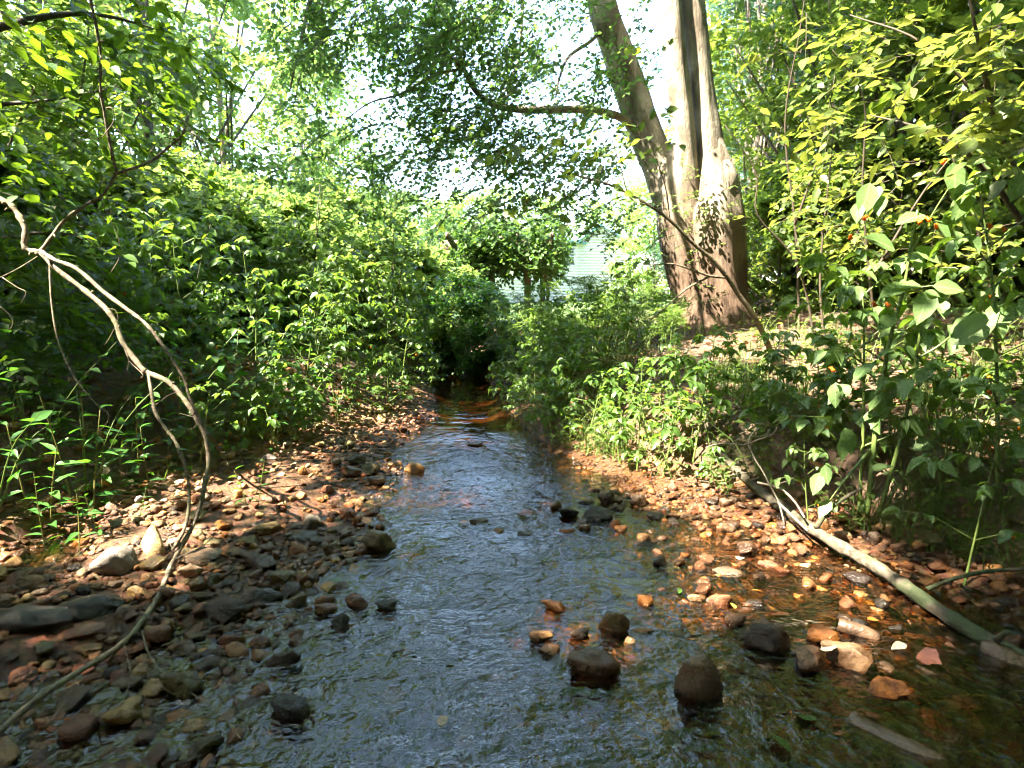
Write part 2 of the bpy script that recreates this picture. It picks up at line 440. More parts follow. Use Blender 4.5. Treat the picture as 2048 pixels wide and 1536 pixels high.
TPL = {
    'ovate': leaf_template(.30, (.15, .4, .7), (.62, 1, .68), .14, .25),
    'ovate2': leaf_template(.33, (.12, .42, .75), (.70, 1, .60), .34, .5),
    'birch': leaf_template(.27, (.14, .38, .72), (.7, 1, .58), .10, .3),
    'lance': leaf_template(.14, (.15, .4, .7), (.7, 1, .6), .30, .35),
    'lobed': lobed_template(),
    'far': (np.array([(0, 0, 0), (-.30, .45, .05), (0, 1, -.08), (.30, .45, .05)]), np.array([(0, 2, 1), (0, 3, 2)]), np.array([0., 1, 0, 1])),
    'broad': (np.array([(0, 0, 0), (-.42, .40, .06), (0, 1, -.10), (.42, .40, .06), (-.2, .82, 0), (.2, .82, 0)]), np.array([(0, 2, 1), (0, 3, 2), (1, 2, 4), (2, 3, 5)]), np.array([0., 1, 0, 1, 1, 1])),
    'needle': (np.array([(-.02, 0, 0), (.02, 0, 0), (0, 1, -.05)]), np.array([(0, 1, 2)]), np.array([1., 1, 1])),
    'narrow': (np.array([(0, 0, 0), (-.10, .4, .02), (0, 1, -.08), (.10, .4, .02)]), np.array([(0, 2, 1), (0, 3, 2)]), np.array([0., 1, 0, 1])),
}
def unit(v): return v / (np.linalg.norm(v, axis=-1, keepdims=True) + 1e-9)
def frames(d, nrm):
    d = unit(d); x = unit(np.cross(d, nrm)); return x, d, np.cross(x, d)
def leaf_mesh(name, tpl, base, d, nrm, ln, mat, origin=(0, 0, 0)):
    V, T, rib = TPL[tpl]; N = len(base)
    x, y, z = frames(d, nrm); L = np.asarray(ln)[:, None, None]
    P = (base - np.array(origin))[:, None] + L * (V[None, :, 0:1] * x[:, None] + V[None, :, 1:2] * y[:, None] + V[None, :, 2:3] * z[:, None])
    Fs = (T[None] + (np.arange(N) * len(V))[:, None, None]).reshape(-1, 3)
    tint = np.repeat(rng.random(N), len(V))
    return mesh_np(name, P.reshape(-1, 3), Fs, mat, {'tint': tint, 'rib': np.tile(rib, N), 'along': np.tile(V[:, 1], N)})
_single = {}
def single_leaf(tpl, matk):
    if (tpl, matk) not in _single:
        V, T, rib = TPL[tpl]; _single[(tpl, matk)] = mesh_np(tpl + '_leaf', V, T, M[matk], {'rib': rib, 'along': V[:, 1]})
    return _single[(tpl, matk)]
def leaf_objects(parent, tpl, matk, base, d, nrm, ln, name='leaf'):
    me = single_leaf(tpl, matk); x, y, z = frames(d, nrm); loc = np.array(parent.location)
    for i in range(len(base)):
        o = bpy.data.objects.new(name, me); col.objects.link(o); o.parent = parent
        s = float(ln[i]); m = Matrix.Identity(4)
        for r in range(3):
            m[r][0], m[r][1], m[r][2], m[r][3] = x[i, r] * s, y[i, r] * s, z[i, r] * s, base[i, r] - loc[r]
        o.matrix_basis = m
def sprays(C, D, n, L, size, droop=.25, flat=.35, ang=55):
    """Leafy twigs: centres C (S,3), directions D (S,3): n leaves each. Returns base, dir, normal, length, twig polylines."""
    S = len(C); D = unit(D); up = np.array((0, 0, 1.))
    Ls = (L * rng.uniform(.7, 1.25, S))[:, None]
    side = unit(np.cross(D, up) + 1e-6); t = (np.linspace(.12, 1, n)[None] + rng.uniform(-.05, .05, (S, n)))[..., None]
    base = C[:, None] + D[:, None] * Ls[:, None] * (t - .5) - up * droop * Ls[:, None] * t ** 2
    a = np.radians(rng.normal(ang, 14, (S, n)))[..., None]; sg = np.where(np.arange(n) % 2, 1., -1.)[None, :, None]
    a = np.where(t > .97, a * .2, a)
    ld = D[:, None] * np.cos(a) + side[:, None] * sg * np.sin(a) - up * (droop * .9 + rng.normal(0, .22, (S, n, 1)))
    nr = up + rng.normal(0, flat, (S, n, 3))
    ln = size * rng.uniform(.65, 1.25, (S, n))
    tw = np.stack([C + D * Ls * (q - .5) - up * droop * Ls * q * q for q in (0, .5, 1)], 1)
    return base.reshape(-1, 3), ld.reshape(-1, 3), nr.reshape(-1, 3), ln.ravel(), tw
def twig_tubes(mb, tw, r=.004):
    """Three-sided twigs, all at once."""
    S = len(tw); P = tw; T = unit(P[:, 2] - P[:, 0]); A = unit(np.cross(T, (0.1, .2, 1.))); B = np.cross(T, A)
    V = []
    for k, rr in enumerate((r, r * .75, r * .35)):
        for th in (0, 2.094, 4.189):
            V.append(P[:, k] + rr * (math.cos(th) * A + math.sin(th) * B))
    V = np.stack(V, 1)
    q = [(i * 3 + j, i * 3 + (j + 1) % 3, i * 3 + 3 + (j + 1) % 3, i * 3 + 3 + j) for i in range(2) for j in range(3)]
    mb.add(V.reshape(-1, 3), (np.array(q)[None] + (np.arange(S) * 9)[:, None, None]).reshape(-1, 4))
def foliage(root, tpl_near, tpl_far, matk, packs, nparts, twigmat='twig', twr=.004, crown='crown'):
    """Leaves of one plant: the nparts that show largest become leaf parts, the rest one crown part."""
    base, d, nr, ln = (np.concatenate([p[k] for p in packs]) for k in range(4))
    px, py, dep = project(base)
    vis = (dep > .3) & (px > -20) & (px < 2068) & (py > -20) & (py < 1556)
    ang = np.where(vis, ln / np.maximum(dep, .3), 0)
    order = np.argsort(-ang); k = min(nparts, int(vis.sum()))
    if k:
        i = order[:k]; leaf_objects(root, tpl_near, matk, base[i], d[i], nr[i], ln[i])
    i = order[k:]
    if len(i):
        link(crown, leaf_mesh(crown, tpl_far, base[i], d[i], nr[i], ln[i], M[matk], root.location), root, 'stuff')
    tw = np.concatenate([p[4] for p in packs])
    if len(tw):
        mb = MB(); twig_tubes(mb, tw, twr); mb.build('twigs' if False else 'twig', M[twigmat], root, 'stuff')

# shade control: where the sun reaches the ground in the photograph
LIT = []     # (point, radius)
def lit(px, py, r, z=None, Y=None): LIT.append(((at(px, py, Y) if Y else on_ground(px, py)), r))
for px, py, r in ((560, 960, .20), (640, 905, .28), (740, 850, .42), (800, 835, .35), (850, 790, .4), (430, 985, .16), (480, 965, .18), (300, 1075, .13), (255, 1100, .10),
                  (30, 1095, .14), (720, 1000, .14), (800, 1000, .13), (690, 1030, .09), (1180, 905, .2), (1230, 925, .2), (1330, 960, .22), (1430, 985, .2), (1400, 1060, .14),
                  (1520, 1040, .16), (1300, 990, .14), (1330, 1080, .12), (1480, 1130, .12), (1560, 1120, .14), (1640, 1110, .10), (1420, 1190, .10), (1500, 1210, .08), (1280, 1270, .09), (1300, 1290, .07),
                  (1650, 1290, .10), (1700, 1255, .09), (1800, 1300, .05), (1785, 1385, .06), (1090, 1275, .05), (1450, 680, .6), (1530, 700, .5), (1600, 690, .5), (1700, 740, .35), (1640, 660, .5), (1780, 790, .3), (1880, 760, .3),
                  (1500, 760, .25), (1370, 830, .2), (1950, 700, .3), (1850, 1180, .1), (330, 1180, .08), (140, 1290, .1), (900, 1000, .2), (860, 960, .15)):
    lit(px, py, r)
for px, py, r, Y in ((1845, 610, .12, 2.9), (1770, 640, .1, 2.9), (1910, 650, .12, 2.8), (1860, 570, .15, 2.9), (1750, 385, .12, 2.9), (1780, 575, .12, 2.9), (1690, 880, .12, 2.9), (1640, 960, .1, 2.8), (320, 690, .06, 2.8), (350, 740, .06, 2.8), (380, 800, .06, 2.75), (310, 830, .05, 2.75), (160, 540, .08, 2.9), (1920, 360, .15, 2.8),
                     (1200, 850, .25, 4.6), (1330, 860, .25, 4.4), (640, 710, .2, 5), (700, 820, .2, 5), (1750, 1130, .12, 2.4), (1660, 1070, .12, 2.7), (1480, 560, .2, 4.6),
                     (120, 980, .18, 2.9), (200, 960, .15, 3.0), (1600, 300, .5, 4.5), (1750, 250, .5, 4), (1850, 150, .5, 3.5), (1950, 100, .4, 3.2), (1700, 430, .4, 4.5), (1650, 120, .4, 4)):
    lit(px, py, r, Y=Y)
for px, py, r, Y in ((640, 500, .35, 6.3), (760, 520, .35, 6.6), (540, 520, .3, 6.0), (430, 540, .3, 5.6), (830, 640, .3, 6.2), (720, 620, .2, 5.8), (580, 640, .15, 5.4), (340, 200, .4, 4.4), (400, 330, .4, 4.8), 
                     (1050, 640, .3, 7.0), (1300, 600, .4, 6.6), (1400, 640, .4, 7.0), (1180, 620, .25, 6.6), (1000, 730, .2, 6.0), (1960, 470, .3, 4.0), (1560, 200, .6, 7.0), (1640, 80, .5, 6.6)):
    lit(px, py, r, Y=Y)
for k in range(14):
    LIT.append((at(1350 + 6 * k, 20 + 45 * k, 8.8), .34)); (LIT.append((at(1240 + 8 * k, 120 + 20 * k, 8.8), .10)) if k > 8 else None)
LP = np.array([p for p, r in LIT]); LR = np.array([r for p, r in LIT]); SN = np.array(SUN)
def sun_blocked(P, grow=.12):
    """Which points P shade one of the sunny spots."""
    out = np.zeros(len(P), bool)
    for p, r in zip(LP, LR):
        v = P - p; t = v @ SN
        out |= (np.linalg.norm(v - t[:, None] * SN, axis=1) < r + grow) & (t > .25)
    return out

def over_stream(P):
    """Points that would close the open strip of sky above the stream (as the water mirrors it)."""
    t = CAM_H / (P[:, 2] + CAM_H); W = np.stack((P[:, 0] * t, P[:, 1] * t, np.zeros(len(P))), 1)
    qx, qy, qd = project(W)
    c = np.interp(qy, [850, 1000, 1100, 1250, 1400, 1536, 1900], [940, 900, 950, 930, 860, 800, 800]); hw_ = np.interp(qy, [850, 1000, 1100, 1250, 1400, 1536, 1900], [90, 190, 270, 300, 250, 230, 180])
    n = fbm(P[:, 0] * .9, P[:, 1] * .9, 55) * 260
    return (qd > 0) & (qy < 1570) & (np.abs(qx - c + n) < hw_) & (fbm(P[:, 0] * 1.3, P[:, 1] * 1.3, 57) > -.24)

# ================================================================== THE SETTING
def axis(lo, hi, step, far, g=1.18):
    a = list(np.arange(lo, hi + 1e-6, step)); s = step
    while a[-1] < far: s *= g; a.append(a[-1] + s)
    s = step
    while a[0] > -far: s *= g; a.insert(0, a[0] - s)
    return np.array(a)
gx, gy = axis(-4.5, 4.8, .045, 260), axis(.9, 9.5, .045, 260)
X, Yg = np.meshgrid(gx, gy)
nx, ny = len(gx), len(gy)
i, j = np.meshgrid(np.arange(ny - 1), np.arange(nx - 1), indexing='ij')
gq = np.stack((i * nx + j, i * nx + j + 1, (i + 1) * nx + j + 1, (i + 1) * nx + j), -1).reshape(-1, 4)
g = link('ground', mesh_np('ground', np.stack((X, Yg, terrain(X, Yg)), -1).reshape(-1, 3), gq, M['ground']), None, 'structure')
g['label'] = 'earth banks and gravel bed of the stream'

wx, wy = np.arange(-4.2, 3.3, .03), np.arange(-.6, 12, .03)
X, Yg = np.meshgrid(wx, wy); nx, ny = len(wx), len(wy)
Z = .0035 * fbm(X * 7 + .6 * np.sin(Yg * 3), Yg * 9, 21, 3) + .002 * np.sin(Yg * 34 + 5 * fbm(X * 2, Yg * 2, 30)) * sstep(fbm(X * 1.3, Yg * 1.3, 33) * 2 + .5)
for cx_, cy_, a_ in ((.18, 1.75, .0022), (-.05, 1.62, .0018), (-.35, 2.95, .003)):
    rr = np.hypot(X - cx_, (Yg - cy_) * 1.1); Z = Z + a_ * np.cos(rr * 95) * np.exp(-(rr / .28) ** 2)
i, j = np.meshgrid(np.arange(ny - 1), np.arange(nx - 1), indexing='ij')
wq = np.stack((i * nx + j, i * nx + j + 1, (i + 1) * nx + j + 1, (i + 1) * nx + j), -1).reshape(-1, 4)
w = link('water', mesh_np('water', np.stack((X, Yg, Z), -1).reshape(-1, 3), wq, M['water']), None, 'structure')
w['label'] = 'clear shallow brown stream water with ripples'

# ------------------------------------------------------------------ labels that single things out
PENDING = []          # (object, look, noun, position)
LAND = {}             # landmark name -> position
_ord = ['nearest', 'second nearest', 'third nearest', 'fourth nearest', 'fifth nearest', 'sixth nearest', 'seventh nearest', 'eighth nearest', 'ninth nearest', 'tenth nearest', 'eleventh nearest', 'twelfth nearest', 'thirteenth nearest', 'fourteenth nearest', 'fifteenth nearest']
def later(o, look, pos, pool): PENDING.append((o, look, np.array(pos, float), pool))
def resolve():
    rows = {}
    for o, look, p, pool in PENDING:
        lm = min(pool, key=lambda k: np.linalg.norm((LAND[k] - p)[:2])); v = p - LAND[lm]
        if abs(v[0]) > abs(v[1]): dr = 'right of' if v[0] > 0 else 'left of'
        else: dr = 'beyond' if v[1] > 0 else 'in front of'
        rows.setdefault((look, dr, lm), []).append((np.linalg.norm(v[:2]), o))
    for (look, dr, lm), L in rows.items():
        L.sort(key=lambda q: q[0])
        for k, (dist, o) in enumerate(L):
            o['label'] = f'{look} {dr} the {lm}' if len(L) == 1 else f'{look}, {_ord[min(k, len(_ord) - 1)]} {dr} the {lm}'

# ================================================================== THE BIG MAPLE
def limb_radii(n, a, b): return np.linspace(a, b, n)
mY = 9.0
mb0 = at(1432, 640, mY); mb0[2] = gz(mb0[0], mb0[1]) - .15
maple = thing('maple_tree', 'huge old maple with several thick pale stems on the right bank', 'tree', mb0)
LAND['huge pale-stemmed maple'] = mb0
def bulk(lst, m=6):
    """(px, py, width px, Y) -> path and radii."""
    P = smooth_path([at(a, b, Y) for a, b, w_, Y in lst], m)
    r = np.interp(np.linspace(0, 1, len(P)), np.linspace(0, 1, len(lst)), [w_ * Y / F / 2 for a, b, w_, Y in lst])
    return P, r
mb = MB()
for lst, sd in (([(1455, 665, 130, 8.9), (1440, 600, 100, 8.85), (1432, 520, 98, 8.85), (1430, 440, 100, 8.85), (1428, 370, 88, 8.9), (1418, 300, 60, 8.92), (1410, 250, 36, 8.95)], 1),
                ([(1415, 660, 150, 9.1), (1402, 590, 105, 9.1), (1385, 500, 108, 9.1), (1368, 430, 100, 9.05), (1352, 375, 82, 9.05), (1338, 330, 56, 9.1), (1325, 290, 30, 9.15)], 4)):
    P, r = bulk(lst, 8); mb.tube(P, r, 28, .16, lobes=5, seed=sd)
mb.build('trunk', M['bark'], maple)
for lst, sd in (([(1372, 470, 80, 9.1), (1338, 385, 84, 9.15), (1318, 330, 80, 9.2), (1292, 265, 78, 9.2), (1265, 185, 74, 9.2), (1236, 100, 70, 9.15), (1210, 30, 68, 9.1), (1190, -60, 64, 9.1), (1140, -260, 56, 9.0), (1080, -520, 44, 8.8), (1030, -800, 26, 8.4)], 7),
                ([(1385, 470, 60, 8.95), (1378, 380, 50, 8.85), (1372, 300, 47, 8.8), (1362, 200, 46, 8.75), (1350, 100, 46, 8.7), (1340, 0, 47, 8.7), (1330, -120, 46, 8.7), (1310, -330, 42, 8.6), (1300, -600, 34, 8.5), (1310, -900, 20, 8.4)], 8),
                ([(1438, 440, 88, 8.9), (1432, 370, 88, 8.9), (1420, 310, 66, 8.9), (1408, 230, 56, 8.9), (1396, 130, 50, 8.9), (1384, 20, 50, 8.9), (1380, -120, 48, 8.95), (1400, -350, 42, 9.1), (1440, -650, 34, 9.4), (1480, -950, 20, 9.8)], 9)):
    P, r = bulk(lst, 6); m_ = MB(); m_.tube(P, r * (.80 if sd == 7 else .9), 24, .16, lobes=3, seed=sd); m_.build('stem', M['bark'], maple)
kn = MB()                                            # swollen knot on the right stem
P = np.array([at(1440, 420, 8.85), at(1446, 385, 8.8), at(1447, 355, 8.8), at(1440, 330, 8.82), at(1428, 312, 8.86)]); kn.tube(P, [.16, .20, .19, .13, .05], 14, .35, seed=3); kn.build('knot', M['bark'], maple)
LIMBS = [([(1262, 250, 9.1), (1234, 232, 8.9), (1176, 219, 8.5), (1107, 219, 8.2), (1049, 220, 8.0), (998, 213, 7.8), (967, 197, 7.7), (943, 170, 7.6), (926, 137, 7.5), (880, 100, 7.2)], .062, .025),
         ([(926, 137, 7.5), (871, 150, 7.3), (800, 188, 7.1), (741, 205, 6.9), (690, 240, 6.8)], .018, .006),
         ([(1200, 60, 9.1), (1182, 82, 9.0), (1138, 113, 8.8), (1121, 150, 8.6), (1112, 190, 8.5), (1116, 215, 8.4)], .03, .008),
         ([(1130, -300, 9.0), (1060, -120, 8.6), (1046, 0, 8.4), (1042, 70, 8.3), (1036, 125, 8.3), (1015, 170, 8.2), (998, 205, 8.1)], .03, .007),
         ([(1180, -100, 9.1), (960, -180, 8.2), (760, -150, 7.6), (640, -40, 7.2), (600, 90, 7.0), (580, 180, 6.9)], .06, .008),
         ([(1100, -460, 8.8), (900, -520, 7.2), (700, -480, 6.0), (560, -380, 5.2)], .06, .012),
         ([(1320, -250, 8.6), (1150, -480, 7.0), (1050, -800, 5.5)], .06, .015),
         ([(1390, -300, 9.1), (1560, -260, 9.3), (1640, -120, 9.4), (1660, 20, 9.5)], .05, .01),
         ([(926, 137, 7.5), (905, 60, 7.3), (850, -20, 7.1), (780, -60, 6.8)], .02, .006)]
for lst, r0, r1 in LIMBS:
    P = ppath(lst, 5); m_ = MB(); m_.tube(P, limb_radii(len(P), r0, r1), 8, .12, seed=r0 * 99); m_.build('limb', M['bark'], maple)

def in_poly_mask(px, py):
    """How thick the maple's leaves stand over the picture (sky shows where thin)."""
    d = np.zeros_like(px)
    for x, y, rx, ry, w_ in ((640, 60, 110, 110, 1.0), (600, 210, 70, 70, .55), (840, 90, 130, 120, 1.25), (700, 290, 90, 70, .55), (900, 250, 140, 75, .95), (1040, 130, 110, 120, .9), (1060, 300, 150, 75, 1.0),
                             (780, 320, 120, 65, .9), (1190, 170, 65, 110, .95), (1180, 330, 95, 70, .95), (1195, 435, 100, 50, .6), (1290, 400, 45, 45, .5), (1280, 120, 40, 120, .4), (1000, 400, 120, 40, .5), (1000, 20, 200, 60, .8), (1480, 60, 60, 90, .2), (700, -150, 350, 150, .9), (1100, -200, 300, 160, .8), (900, 380, 160, 40, .35), (760, 20, 90, 60, .5), (920, 160, 60, 60, .6)):
        d = np.maximum(d, w_ * np.exp(-((px - x) / rx) ** 2 - ((py - y) / ry) ** 2))
    for x, y, rx, ry, w_ in ((760, 160, 28, 50, .7), (735, 170, 34, 26, .4), (1150, 40, 40, 34, .7), (1265, 330, 26, 34, .5), (1140, 290, 36, 18, .4), (690, 200, 36, 30, .3), (800, 280, 50, 16, .3)):
        d = d - w_ * np.exp(-((px - x) / rx) ** 2 - ((py - y) / ry) ** 2)
    return np.clip(d, 0, 1)
n_ = 40000
px, py = rng.uniform(540, 1340, n_), rng.uniform(-330, 500, n_)
Yc = rng.uniform(6.3, 9.4, n_)
keep = rng.random(n_) < in_poly_mask(px, py) * np.clip(.62 + .9 * fbm(px / 45, py / 45, 40), .10, 1) * .36
C = np.array([at(a, b, c) for a, b, c in zip(px[keep], py[keep], Yc[keep])])
# the crown above the picture: seen in the water, thinner
n2_ = 900
C2 = np.stack((rng.uniform(-4.5, 3.5, n2_), rng.uniform(3.2, 9.5, n2_), rng.uniform(5.2, 8.8, n2_)), 1)
q = project(C2); C2 = C2[(q[1] < -60) & (fbm(C2[:, 0] * .55, C2[:, 1] * .55, 51) > .02) & (np.abs(C2[:, 0] + .15) > .55)]
up_ = project(C)[1] < -15; C = C[~(up_ & over_stream(C))]; C2 = C2[~over_stream(C2)]; C = np.vstack((C, C2)); C = C[~sun_blocked(C)]
D = unit(np.stack((rng.normal(-.5, .7, len(C)), rng.normal(-.2, .7, len(C)), rng.normal(-.25, .25, len(C))), 1))
foliage(maple, 'broad', 'broad', 'maple', [sprays(C, D, 10, .42, .058, .35, .45)], 260, twr=.005)
# a bough added to shade the leaning stem
tS = rng.uniform(1.0, 4.2, 420); kS = rng.random(420)
C4 = np.array([at(1190 + 150 * q, -120 + 520 * q, 9.0) for q in kS]) + SN * tS[:, None] + rng.normal(0, .24, (420, 3))
C4 = C4[~sun_blocked(C4, .0)]; C4 = C4[(project(C4)[1] < 40) | (rng.random(len(C4)) < .3)]
foliage(maple, 'broad', 'far', 'maple', [sprays(C4, unit(rng.normal(0, 1, C4.shape) * (1, 1, .4)), 10, .4, .07, .3, .45)], 0)
# sprouts of small leaves on the trunk
C = np.array([at(a, b, 8.45) for a, b in zip(rng.normal(1400, 45, 50), rng.normal(430, 70, 50))])
D = unit(np.stack((rng.normal(0, 1, 50), rng.normal(-.8, .3, 50), rng.normal(.1, .4, 50)), 1))
foliage(maple, 'birch', 'far', 'bright', [sprays(C, D, 6, .22, .06)], 60, crown='sprout')

# ================================================================== SHADE TREES just outside the picture (sunward), added to shape the shade
tx, ty = rng.uniform(-5.6, 5.0, 7000), rng.uniform(.3, 8.0, 7000)
tz = rng.uniform(5.2, 9.5, 7000)
P = np.stack((tx, ty, np.zeros_like(tx)), 1) + SN[None] * (tz / SN[2])[:, None]
q = project(P)
outf = (q[2] < .2) | (q[0] < -180) | (q[0] > 2300) | (q[1] < -140)
dens = np.clip(.78 + 1.5 * fbm(tx * .9, ty * .9, 61), .04, 1) * np.where((ty > 5.8) & (tx < -.6), .5, 1) * np.where((tx < -1.7) & (ty < 6), 1.5, 1) * np.where((tx > 1.2) & (ty > 3.6), .45, 1)
P = P[outf & (rng.random(len(P)) < dens)]
n_ = 29000                                            # unseen canopy added over and around the stream to block skylight
P3 = np.stack((rng.uniform(-12, 13, n_), rng.uniform(-10, 14, n_), rng.uniform(6.0, 12.5, n_)), 1)
q = project(P3); G3 = P3 - SN[None] * (P3[:, 2:3] / SN[2])
P3 = P3[((q[2] < .2) | (q[0] < -150) | (q[0] > 2250) | (q[1] < -160)) & ((G3[:, 1] < 8.8) | (G3[:, 0] > 6.5)) & ((P3[:, 1] < 10) | (P3[:, 0] > 2)) & (fbm(P3[:, 0] * .5, P3[:, 1] * .5, 65) > -.3)]
P = np.vstack((P, P3))
P = P[~sun_blocked(P) & ~over_stream(P)]
TR = ((-6.4, -1.8), (-7.2, 3.4), (-3.0, -3.6), (4.5, -3.2), (7.4, 2.2), (9.2, 6.5), (1.0, -6.5), (-8.6, 7.5))
near = np.argmin(np.stack([np.hypot(P[:, 0] - a, P[:, 1] - b) for a, b in TR]), 0)
for k, (bx, by) in enumerate(TR):
    root = thing('unseen_shade_tree', None, 'tree', (bx, by, gz(bx, by) - .1), 'unseen trees shading the stream')
    later(root, 'tall unseen shade tree', (bx, by, 0), ['huge pale-stemmed maple'])
    Pk = P[near == k]; mt = MB()
    T = smooth_path([(bx, by, -.2), (bx + .1, by, 3), (bx + .2, by + .2, 6), (bx + .4, by + .3, 11.0)], 5)
    mt.tube(T, limb_radii(len(T), .26, .05), 12, .1, seed=k)
    for ii in rng.choice(len(Pk), min(16, len(Pk)), replace=False):
        s0 = T[rng.integers(7, len(T))]; Q = smooth_path([s0, (s0 + Pk[ii]) / 2 + (0, 0, .5), Pk[ii]], 4); mt.tube(Q, limb_radii(len(Q), .06, .012), 6)
    mt.build('trunk', M['bgbark'], root)
    D = unit(np.stack((rng.normal(0, 1, len(Pk)), rng.normal(0, 1, len(Pk)), rng.normal(-.1, .3, len(Pk))), 1))
    foliage(root, 'far', 'far', 'shade', [sprays(Pk, D, 9, .55, .17, .2, .4)], 0)

# ================================================================== BACKGROUND TREES
def crown_pack(H, W, z0, n_cl, per, size, seed, shape='round', L=.6):
    """Sprays on clumps through a crown of height H and half width W above z0."""
    r_ = np.random.default_rng(seed); cl = []
    while len(cl) < n_cl:
        a, h = r_.uniform(0, 2 * math.pi), r_.random()
        prof = math.sin(math.pi * (h * .88 + .1)) ** .7 if shape == 'round' else (1 - h) ** .8 + .06
        rr = W * prof * math.sqrt(r_.uniform(.15, 1)); cl.append((rr * math.cos(a), rr * math.sin(a), z0 + H * h))
    cl = np.array(cl); rad = r_.uniform(.35, .8, n_cl) * W * .34
    o = unit(r_.normal(0, 1, (n_cl, per, 3))) * np.cbrt(r_.uniform(.2, 1, (n_cl, per, 1))) * rad[:, None, None] * (1, 1, .62)
    C = (cl[:, None] + o).reshape(-1, 3); D = unit(o.reshape(-1, 3) * (1, 1, .5) + r_.normal(0, .3, (n_cl * per, 3)))
    return C, D, cl
PROTO = {}
def bg_proto(key, H, W, z0, n_cl, per, size, matk, tpl='far', shape='round', L=.6, leaves=7, rt=.18, seed=1, flatl=.6):
    C, D, cl = crown_pack(H, W, z0, n_cl, per, size, seed, shape, L)
    b, d, nr, ln, tw = sprays(C, D, leaves, L, size, .15, flatl)
    crown = leaf_mesh('crown', tpl, b, d, nr, ln, M[matk])
    m_ = MB(); T = smooth_path([(0, 0, -.3), (.08, .05, z0 * .6), (-.05, .1, z0 + H * .35), (.05, 0, z0 + H * .9)], 5)
    m_.tube(T, limb_radii(len(T), rt, .03), 10, .12, seed=seed)
    for c in cl[::2]:
        k = int(np.clip((c[2] * .75) / (z0 + H) * len(T), 2, len(T) - 1)); m_.tube(smooth_path([T[k], (T[k] + c) / 2 + (0, 0, .15), c], 3), limb_radii(7, rt * .28, .012), 5)
    tr = m_.build('trunk', M['bgbark']); me = tr.data; bpy.data.objects.remove(tr)
    PROTO[key] = (me, crown)
bg_proto('sunny', 9.5, 3.4, .6, 60, 26, .17, 'bright', 'far', leaves=8, seed=2)
bg_proto('sunny2', 5.0, 2.6, .1, 44, 24, .15, 'bright', 'far', leaves=8, seed=3, rt=.08, L=.45)
bg_proto('green', 9.0, 3.2, .8, 60, 26, .16, 'mid', 'far', leaves=8, seed=4)
bg_proto('bush', 2.3, 1.6, .0, 40, 20, .11, 'mid', 'broad', leaves=8, seed=5, rt=.04, L=.35)
bg_proto('brightbush', 2.3, 1.6, .0, 44, 22, .11, 'bright', 'broad', leaves=8, seed=15, rt=.04, L=.35)  # bush with sunshine put into its lighter leaves
bg_proto('pine', 13, 3.4, 1.2, 90, 22, .22, 'pine', 'narrow', 'cone', leaves=12, seed=6, rt=.2, L=.5, flatl=1.0)
def bg(key, name, look, cat, px, Y, s, group, pool, rz=None, sz=None, x=None):
    x = (px - CX) / F * Y * 1.0 if x is None else x
    o = thing(name, None, cat, (x, Y, gz(x, Y) - .1), group); o.rotation_euler = (0, 0, rng.uniform(0, 6.28) if rz is None else rz); o.scale = (s, s, s * (sz or 1))
    link('trunk', PROTO[key][0], o); link('crown', PROTO[key][1], o, 'stuff')
    later(o, look, (x, Y, 0), pool); return o
LAND['vine-covered pergola'] = at(1000, 540, 14.0); LAND['white house'] = at(1200, 520, 42); LAND['bend of the stream'] = np.array((-.6, 8.2, 0)); 
WOOD = ['huge pale-stemmed maple', 'vine-covered pergola', 'white house']
gb = 'trees of the wood behind the stream'
for px_, Y_, s_ in ((330, 13.5, 1.0), (470, 18, 1.15), (120, 12, 1.05), (-120, 10.5, 1.0), (230, 21, 1.3), (620, 25, .95), (40, 19, 1.2), (-350, 15, 1.2)):
    bg('sunny', 'broadleaf_tree', 'tall sunlit yellow-green tree', 'tree', px_, Y_, s_, gb, WOOD)
for px_, Y_, s_ in ((690, 17, .78), (560, 13, .72), (770, 21, .9), (860, 27, .95), (420, 10.5, .62), (1300, 30, 1.0), (1010, 58, 2.1), (1130, 62, 2.1), (1260, 60, 2.3), (1380, 55, 2.4), (920, 55, 1.9), (810, 45, 1.6)):
    bg('sunny2', 'young_tree', 'bushy bright green young tree', 'tree', px_, Y_, s_, 'young trees behind the left bank', WOOD)
for px_, Y_, s_ in ((1760, 14, 1.05), (1700, 12.5, 1.05), (1850, 11.5, 1.0), (2020, 11, 1.05), (2250, 10, 1.0), (1640, 20, 1.4), (1950, 17, 1.3), (1480, 24, 1.3), (2150, 16, 1.3)):
    bg('green', 'broadleaf_tree', 'leafy mid-green tree', 'tree', px_, Y_, s_, 'trees on the slope behind the maple', WOOD)
for px_, Y_, s_ in ((1500, 17, .95), (1440, 30, 1.25), (1590, 26, 1.2)):
    bg('pine', 'pine_tree', 'tall blue-green pine', 'tree', px_, Y_, s_, 'pines behind the maple', WOOD)
for px_, Y_, s_ in ((1540, 9.8, .8), (1650, 9.0, .85), (1780, 8.2, .9), (1900, 7.8, .9), (2050, 7.4, 1.0), (1580, 11.5, 1.0), (2150, 6.6, .9), (1720, 10.4, 1.0)):
    bg('bush', 'understory_bush', 'waist-high leafy green bush', 'bush', px_, Y_, s_, 'bushes under the trees on the slope', WOOD)
for px_, Y_, s_ in ((640, 9.6, .95), (760, 10.4, .95), (520, 9.2, .95), (400, 8.8, 1.0), (260, 8.0, .95), (100, 7.2, .95), (-60, 6.2, .9), (700, 12.5, 1.15), (860, 12.5, .72), (560, 11.6, 1.1), (470, 7.9, .8)):
    bg('brightbush' if px_ > 300 else 'bush', 'understory_bush', 'head-high leafy green bush', 'bush', px_, Y_, s_, 'bushes behind the left bank', WOOD)
